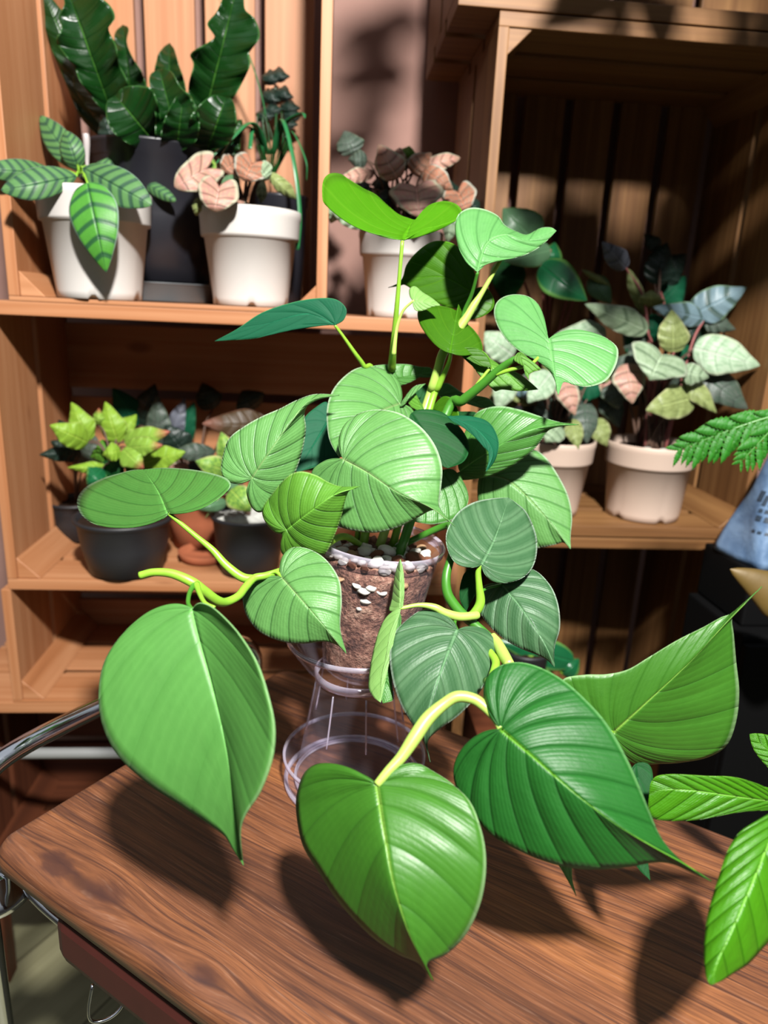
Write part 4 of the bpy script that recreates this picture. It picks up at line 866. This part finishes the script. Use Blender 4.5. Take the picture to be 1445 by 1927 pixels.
for J, T, w, a, b, m, sh in [((300, 842), (296, 744), 48, .20, .20, 'dusk', 'ovate'), ((318, 835), (348, 748), 36, .20, .2, 'greylf', 'ovate'), ((335, 845), (366, 756), 40, .21, .2, 'teal', 'ovate'), ((260, 800), (212, 730), 54, .23, .23, 'teal', 'ovate'),
        ((265, 800), (292, 722), 54, .23, .23, 'nearblack', 'ovate'), ((505, 800), (380, 797), 56, .16, .13, 'maroon', 'ovate'), ((405, 850), (328, 852), 34, .15, .12, 'dusk', 'ellip'), ((350, 855), (310, 800), 56, .19, .18, 'nearblack', 'ovate'),
        ((480, 770), (455, 735), 60, .22, .22, 'nearblack', 'ovate'), ((330, 900), (350, 870), 50, .17, .16, 'pink', 'ovate'), ((380, 900), (340, 880), 50, .18, .18, 'nearblack', 'ovate'), ((400, 770), (380, 720), 50, .24, .25, 'nearblack', 'ovate'), ((300, 900), (270, 850), 60, .2, .2, 'nearblack', 'ovate')]:
    bleaf(l3, P0, J, T, w, a, b, m, sh, pet=lt3, petmat=STEMB, N=6, amp=.0012, wavy=.05)
l4, lt4, LR4 = potted('black pot with dusky leaves against the left side of the lower crate', P0, 150, 1040, .19, ZB, 50, 100, POTBLACK, style='lip')
for J, T, w, a, b, m in [((150, 850), (74, 856), 34, .10, .06, 'nearblack'), ((150, 860), (95, 830), 40, .14, .12, 'nearblack'), ((140, 840), (110, 790), 40, .18, .18, 'nearblack'), ((165, 880), (180, 820), 50, .18, .18, 'dusk')]:
    bleaf(l4, P0, J, T, w, a, b, m, 'ovate', pet=lt4, petmat=STEMB, N=5, wavy=.05)
cs_ = atn(385, 1040, P0, .10); cs_[2] = ZB
te = empty('saucer', cs_, 'orange terracotta saucer lying between the two black pots', 'saucer')
lathe('dish', [(0, 0), (.034, 0), (.038, .002), (.042, .014), (.040, .015), (.036, .005), (0, .004)], cs_, TERRA, te, seg=48)

# right crate
r1, rt1, RR1 = potted('cream pot with large silver-green crinkled leaves, right on the shelf of the tall crate', P1, 1207, 960, .075, ZD, 82, 130, POTCREAM, base=.80)
for J, T, w, a, b, m, sh in [((1245, 668), (1222, 716), 112, .02, -.01, 'silver', 'heart'), ((1268, 662), (1264, 583), 60, .04, .05, 'khaki', 'ovate'), ((1306, 655), (1430, 688), 76, .05, .02, 'white', 'ovate'),
        ((1300, 594), (1404, 541), 66, .10, .08, 'blue', 'ovate'), ((1325, 600), (1228, 578), 46, .09, .07, 'blue', 'ovate'), ((1320, 600), (1384, 620), 38, .10, .09, 'dusk', 'ovate'), ((1283, 700), (1334, 710), 42, .02, .01, 'silver', 'ovate'),
        ((1318, 700), (1407, 770), 64, .06, .03, 'dusk', 'ovate'), ((1288, 712), (1348, 777), 40, .04, .01, 'khaki', 'ovate'), ((1305, 748), (1215, 772), 64, .03, .0, 'khaki', 'ovate'), ((1180, 685), (1190, 760), 62, .04, .01, 'pink', 'ovate'),
        ((1218, 622), (1100, 572), 52, .08, .05, 'silver', 'ovate'), ((1245, 640), (1225, 590), 60, .10, .10, 'teal', 'ovate'), ((1232, 535), (1254, 456), 58, .14, .16, 'nearblack', 'ovate'), ((1235, 530), (1292, 478), 56, .18, .18, 'nearblack', 'ovate'),
        ((1178, 504), (1132, 455), 42, .12, .10, 'greylf', 'ovate'), ((1212, 592), (1182, 506), 26, .12, .12, 'khaki', 'ellip'), ((1240, 575), (1290, 520), 60, .18, .18, 'teal', 'ovate'), ((1220, 660), (1170, 620), 60, .10, .10, 'dusk', 'ovate'),
        ((1275, 640), (1330, 615), 60, .12, .12, 'teal', 'ovate'), ((1200, 700), (1150, 680), 60, .08, .06, 'dusk', 'ovate'), ((1240, 470), (1212, 440), 30, .16, .17, 'nearblack', 'ovate'), ((1150, 720), (1165, 770), 50, .08, .06, 'dusk', 'ovate')]:
    bleaf(r1, P1, J, T, w, a, b, m, sh, pet=rt1+np.array([random.uniform(-.02, .02), random.uniform(-.015, .02), 0]), petmat=STEMR if random.random() < .4 else STEMB, petr=.0022, wavy=.07, N=4, amp=.0016)
rng = random.Random(5)
filler(r1, P1, 1230, 660, 95, 85, 20, .08, .14, ['dusk', 'nearblack', 'teal', 'dusk', 'khaki'], rt1, seed=4)
for k in range(9):
    p = rt1+np.array([rng.uniform(-.035, .035), rng.uniform(-.055, -.02), .004])
    o = bpy.data.objects.new('pebble', PM['w'][k % 3]); COL.objects.link(o); o.location = Vector([float(c) for c in p]); rr = rng.uniform(.005, .009); o.scale = (rr, rr, rr); o.rotation_euler = (0, 0, k)
    tag(o, 'white pebble on the soil of the cream pot in the tall crate', 'pebble', 'white pebbles in the cream pot of the tall crate')
r2, rt2, RR2 = potted('cream pot with drooping grey-green leaves, left on the shelf of the tall crate', P1, 1030, 935, .085, ZD, 76, 112, POTCREAM, base=.74)
for J, T, w, a, b, m, sh in [((1036, 702), (993, 758), 56, .04, .01, 'white', 'ovate'), ((1060, 715), (1082, 782), 44, .05, .02, 'pink', 'ovate'), ((1100, 760), (1104, 835), 48, .07, .04, 'dusk', 'ovate'), ((1052, 800), (1026, 832), 48, .03, .0, 'silver', 'ovate'),
        ((1140, 740), (1165, 805), 46, .10, .08, 'dusk', 'ovate'), ((1090, 722), (1145, 735), 56, .10, .09, 'teal', 'ovate'), ((1118, 790), (1142, 840), 44, .09, .07, 'khaki', 'ovate'), ((1075, 790), (1088, 846), 36, .05, .02, 'khaki', 'ovate'),
        ((1140, 628), (1042, 632), 52, .08, .06, 'white', 'ovate'), ((965, 668), (905, 626), 60, .08, .08, 'white', 'ovate'), ((960, 700), (935, 775), 50, .07, .05, 'white', 'ovate'), ((1085, 650), (1060, 680), 50, .10, .09, 'dusk', 'ovate'),
        ((1020, 720), (960, 740), 50, .10, .10, 'blue', 'ovate'), ((1050, 760), (1000, 800), 60, .10, .09, 'dusk', 'ovate'), ((1110, 690), (1150, 660), 50, .09, .09, 'silver', 'ovate'), ((1130, 700), (1190, 740), 60, .09, .09, 'pink', 'ovate'), ((1080, 690), (1020, 690), 60, .12, .12, 'khaki', 'ovate'), ((1060, 790), (1110, 800), 60, .11, .11, 'nearblack', 'ovate'), ((1100, 740), (1060, 790), 60, .10, .1, 'nearblack', 'ovate')]:
    bleaf(r2, P1, J, T, w, a, b, m, sh, pet=rt2+np.array([random.uniform(-.02, .02), random.uniform(-.015, .02), 0]), petmat=STEMB, petr=.0018, wavy=.08, N=5, amp=.0016)
filler(r2, P1, 1060, 730, 90, 70, 18, .09, .15, ['dusk', 'nearblack', 'teal', 'silver', 'khaki'], rt2, seed=9)
r3, rt3, RR3 = potted('black pot with broad sage and glossy leaves at the back left of the tall crate', P1, 1005, 900, .218, ZD, 60, 130, POTBLACK, style='lip')
for J, T, w, a, b, m, sh in [((1008, 455), (946, 392), 84, .12, .12, 'hoya', 'ovate'), ((1035, 470), (948, 492), 50, .10, .08, 'hoya', 'ovate'), ((958, 488), (952, 572), 66, .12, .11, 'dark', 'ovate'), ((1018, 500), (1104, 566), 72, .08, .05, 'hoyadeep', 'ovate'),
        ((1035, 500), (1044, 456), 40, .11, .12, 'hoyadeep', 'ovate'), ((1112, 522), (1150, 572), 44, .13, .12, 'hoya', 'ovate'), ((1095, 508), (1148, 538), 12, .13, .12, 'khaki', 'ellip')]:
    bleaf(r3, P1, J, T, w, a, b, m, sh, pet=rt3, petmat=STEMR, petr=.0024, N=4, amp=.0008)
r4, rt4, RR4 = potted('plant with light-ribbed green leaves low in the shadow behind the big plant', P1, 985, 1280, -.062, .5597, 42, 60, POTBLACK, style='lip')
for J, T, w, a, b in [((1078, 1245), (935, 1205), 58, -.05, -.05), ((1060, 1270), (1090, 1240), 40, -.05, -.04), ((1040, 1290), (980, 1270), 50, -.06, -.07)]:
    bleaf(r4, P1, J, T, w, a, b, 'hoyadeep', 'ovate', pet=rt4, N=5)
bx = Boards(); lowshelf = empty('low_stool', loc(P1, -.26, -.06, 0), 'dark wooden block in the shadow behind the table', 'block', None, YAW)
bx.box(0, .24, -.06, .053, 0, .5595); bx.build('block', BROWN, lowshelf)

# fern frond entering from the right
fr = empty('hanging_fern', at(1500, 760, .80), 'bright green serrated fern frond reaching in from the right edge', 'fern')
def frond(pts, ln, dirv, n, mat):
    P = np.array([at(x, y, d) for x, y, d in pts]); C = crspline(P, 24); C = resample(C, n+1)
    tube('frond_stem', P, [.0022, .0018, .0008][:len(pts)] if len(pts) == 3 else .0016, STEMD, fr, seg=8)
    V = []; F = []; U = []
    view = fwd
    for i in range(1, n+1):
        t = (C[i]-C[i-1]); t /= np.linalg.norm(t); sidev = np.cross(view, t); sidev /= np.linalg.norm(sidev)
        L = ln*math.sin(math.pi*(.12+.83*(1-i/n)))**.7*(.85+.3*((i*37) % 10)/10)
        for sg in (1, -1):
            d = (t*.85+sidev*sg*.75-view*.12*(i % 2)); d /= np.linalg.norm(d); w = np.cross(view, d); w /= np.linalg.norm(w)
            m = 15; b0 = len(V)
            for k in range(m+1):
                s = k/m; hw = L*.19*math.sin(math.pi*min(1, s*.9+.12))**.8*(1.2 if k % 2 else .85)
                c = C[i]+d*L*s-np.array([0, 0, 1])*L*.25*s*s
                V += [c+w*hw-view*.001, c, c-w*hw]; U += [(s, 1), (s, .0), (s, 1)]
            for k in range(m):
                a = b0+k*3; F += [(a, a+1, a+4, a+3), (a+1, a+2, a+5, a+4)]
    link_mesh('pinnae', V, F, LM['pinna'], fr, U, solid=.0005)
frond([(1500, 770, .80), (1400, 800, .81), (1282, 845, .83)], .034, 1, 14, None)
frond([(1520, 745, .78), (1460, 800, .79), (1395, 868, .80)], .025, 1, 10, None)

# bag, dark box and gold pouch at the right edge
DIR = NA
dark_fill = empty('dark_infill', loc(P1, .09, -.175, 0), 'black cabinet at the right edge behind the table, added to darken the space under the gold pouch', 'infill', None, YAW)  # added block; its black stands in for the dark shadow region here
Boards().box(0, .5, 0, .16, .05, .76, .004).build('body', BLACKM, dark_fill)
Boards().box(0.0, .5, -.012, .0, .06, .75, .003).build('front_slab', BLACKM, dark_fill)
b_ = Boards(); b_.box(.01, .49, .01, .15, 0, .05); b_.build('foot_slab', BLACKM, dark_fill)
DX = empty('black_box', loc(P1, .103, -.145, .7605), 'black box under the blue-grey bag at the right edge', 'box', None, YAW)
Boards().box(0, .30, 0, .13, 0, .085, .004).build('body', BLACKM, DX)
def bag_mat():
    t = NT('blue_grey_plastic'); uv = t.n('ShaderNodeUVMap').outputs[0]
    n = t.noise(uv, 9, 4); c = t.mix(t.ramp(n, [(.35, (0, 0, 0)), (.65, (1, 1, 1))]), s2l((92, 122, 160)), s2l((130, 160, 196)))
    s = t.bsdf(c, .4, .4); t.l(t.bump(n, .5, .004), s.inputs['Normal']); return t.done(s.outputs[0])
BAG = bag_mat(); INK = plain('dark_print', (50, 66, 84), .5)
bag = empty('soil_bag', loc(P1, .113, -.13, .846), 'blue-grey plastic bag with dark printed marks at the right edge', 'bag')
def bagpt(a, h):      # a: angle round the bag, h: 0..1 height
    w = .115*(1-.55*h**1.3)*(1+.04*math.sin(5*a+h*9)); dpt = .07*(1-.75*h)*(1+.05*math.sin(7*a))
    se = lambda v: math.copysign(abs(v)**.6, v)
    return np.array([.105+.02*h+se(math.cos(a))*w, .05+se(math.sin(a))*dpt, h*.24])
V = []; F = []; U = []; n = 60; m = 26
for j in range(m+1):
    for i in range(n): V.append(bagpt(2*math.pi*i/n, j/m)); U.append((i/n*2, j/m))
for j in range(m):
    for i in range(n): F.append((j*n+i, j*n+(i+1) % n, (j+1)*n+(i+1) % n, (j+1)*n+i))
F.append(tuple(range(n))[::-1]); F.append(tuple(range(m*n, m*n+n)))
bag.rotation_euler = (0, 0, YAW)
link_mesh('sack', V, F, BAG, bag, U, world=False)
V = []; F = []; U = []
def mark(a0, a1, h0, h1):
    b0 = len(V); k = 5
    for j in range(3):
        for i in range(k+1):
            p = bagpt(a0+(a1-a0)*i/k, h0+(h1-h0)*j/2); q = np.array([.105, .05, p[2]]); d = p-q; V.append(p+d/np.linalg.norm(d)*.0012); U.append((0, 0))
    for j in range(2):
        for i in range(k): a = b0+j*(k+1)+i; F.append((a, a+1, a+k+2, a+k+1))
rng = random.Random(2)
for (h0, h1, seg_) in ((.56, .585, 6), (.50, .52, 5), (.32, .34, 7), (.27, .30, 6), (.36, .42, 2), (.20, .215, 5)):
    a = 3.45
    for _ in range(seg_):
        L = rng.uniform(.06, .16); mark(a, a+L, h0, h1); a += L+rng.uniform(.03, .07)
mark(3.25, 3.42, .38, .44)
link_mesh('printed_marks', V, F, INK, bag, U, world=False)
GOLD = plain('gold_film', (120, 96, 44), .5, .4, .35, 30, .3, Metallic=.1)
pch = empty('gold_pouch', at(1420, 1130, .84), 'golden brown pillow-shaped pouch at the right edge above the upturned leaf', 'pouch')
ax_, ay_ = at(1500, 1195, .84)-at(1366, 1090, .84), None
ax_ /= np.linalg.norm(ax_); ay_ = np.cross(fwd, ax_); ay_ /= np.linalg.norm(ay_)
if ay_[2] < 0: ay_ = -ay_
c_ = at(1462, 1140, .86); V = []; F = []; U = []; n = 40; m = 24
for j in range(m+1):
    s = -1+2*j/m
    ww = .046*((1+s)/2)**.75*(1-max(s, 0)**4)**.6+.0005; tk = .022*((1+s)/2)**.7*(1-max(s, 0)**4)**.6+.0005
    for i in range(n):
        a = 2*math.pi*i/n; p = c_+ax_*s*.072+ay_*math.cos(a)*ww*(1.1 if s < 0 else 1)+fwd*math.sin(a)*tk+ay_*.010*(1-s*s); V.append(p); U.append((i/n, j/m))
for j in range(m):
    for i in range(n): F.append((j*n+i, j*n+(i+1) % n, (j+1)*n+(i+1) % n, (j+1)*n+i))
link_mesh('pouch', V, F, GOLD, pch, U)

# bright green plant in the right foreground
tr = empty('glossy_houseplant', at(1530, 1560, .47), 'bright green plant with long ribbed leaves entering at the lower right', 'plant')
kw = dict(N=12, amp=.0010, R=120, Cn=10, curl=.06, s0=.02)
blade(tr, 'VB', (1180, 640), (150, 560), [(1050, 560), (900, 495), (780, 455), (680, 440), (550, 437), (430, 430), (300, 425), (200, 440), (160, 490)], [(1000, 668), (800, 680), (650, 705), (500, 735), (350, 745), (230, 740), (160, 715), (145, 640)], .475, .470, 'tree', mid=[(950, 605), (700, 570), (450, 535), (250, 530)], bow=-.008, **kw)
blade(tr, 'VB', (1150, 560), (568, 1868), [(1080, 690), (964, 728), (880, 762), (800, 800), (740, 860), (680, 970), (640, 1090), (590, 1250), (550, 1400), (530, 1560), (528, 1700), (545, 1820)],
      [(1230, 900), (1200, 1150), (1120, 1400), (1040, 1500), (940, 1600), (830, 1720), (720, 1790), (640, 1840)], .435, .375, 'tree', mid=[(1060, 720), (965, 900), (850, 1180), (720, 1480), (620, 1700)], bow=-.010, sa=.012, sb=.012, **kw)
blade(tr, 'VB', (1250, 520), (838, 150), [(1150, 330), (1050, 200), (950, 155), (880, 146)], [(1150, 520), (1050, 460), (964, 380), (880, 280), (845, 200)], .50, .52, 'tree', mid=[(1050, 340), (930, 230)], **kw)
tube('stem', [at(1530, 1560, .47), at(1510, 1530, .475), at(1480, 1510, .476)], .003, STEMG, tr, seg=10)
pb = tl(.66, .31, TZ)
lathe('pot', [(0, .001), (.028, .001), (.030, .004), (.038, .058), (.041, .060), (.041, .068), (.038, .068), (.036, .058)], pb, POTBLACK, tr, seg=48)
lathe('soil', [(0, .060), (.0355, .058)], pb, SOIL, tr, seg=32)
tube('stem', [pb+np.array([0, 0, .058]), (pb+np.array([0, 0, .058])+at(1530, 1560, .47))/2+np.array([0, 0, .02]), at(1530, 1560, .47)], .0035, STEMG, tr, seg=10)
tube('petiole', [at(1530, 1560, .47), at(1505, 1510, .45), at(1495, 1494, .436)], .002, STEMG, tr, seg=10)
tube('petiole', [at(1530, 1560, .47), at(1520, 1510, .49), at(1523, 1483, .50)], .002, STEMG, tr, seg=10)

# foliage hanging above the frame: its leaves shade the wall and the tall crate
hg = empty('hanging_plant', (0.30, .72, 1.80), 'leafy plant hanging high above the table, out of the picture', 'hanging plant')
hp = np.array([0.30, .72, 1.80])
lathe('pot', [(0, -.10), (.06, -.10), (.085, 0), (.09, 0), (.09, .01), (.08, .01)], hp+[0, 0, .08], POTBLACK, hg, seg=40)
tube('cord', [hp+[0, 0, .07], hp+[0, 0, .3], hp+[0, 0, .78]], .002, STEMB, hg, seg=6)
rg = random.Random(21)
for k in range(96):
    c = hp+np.array([rg.uniform(-.27, .30), rg.uniform(-.10, .08), rg.uniform(-.265, .06)]) if k < 64 else hp+np.array([rg.uniform(-.02, .30), rg.uniform(-.06, .08), rg.uniform(-.30, -.12)])
    if .095 < c[0] < .195: c[0] += .13
    L = rg.uniform(.06, .11); wd_ = L*rg.uniform(.5, .75); a = rg.uniform(0, 6.28)
    ex = np.array([math.cos(a), .3*math.sin(a), -abs(math.sin(a))*.7-.2]); ex /= np.linalg.norm(ex); ez = np.cross(ex, [0, 1, .5]); ez /= np.linalg.norm(ez)
    V = []; F = []; U = []; m = 8
    for i in range(m+1):
        s = i/m; hw = wd_/2*math.sin(math.pi*min(1, s**.75))**.8
        for j in (-1, -.5, 0, .5, 1): V.append(c+ex*L*(s-.3)+ez*hw*j+np.array([0, .012*abs(j)*hw/wd_*4-.02*s*s, 0])); U.append((s, abs(j)))
    for i in range(m):
        for j in range(4): q = i*5+j; F.append((q, q+1, q+6, q+5))
    link_mesh('leaf', V, F, LM['mid'], hg, U, solid=.0006)
    if k % 2: tube('vine', [hp+[0, 0, .08], (hp+c)/2+[0, 0, .05], c-ex*L*.3], .0012, STEMD, hg, seg=6, m=5)
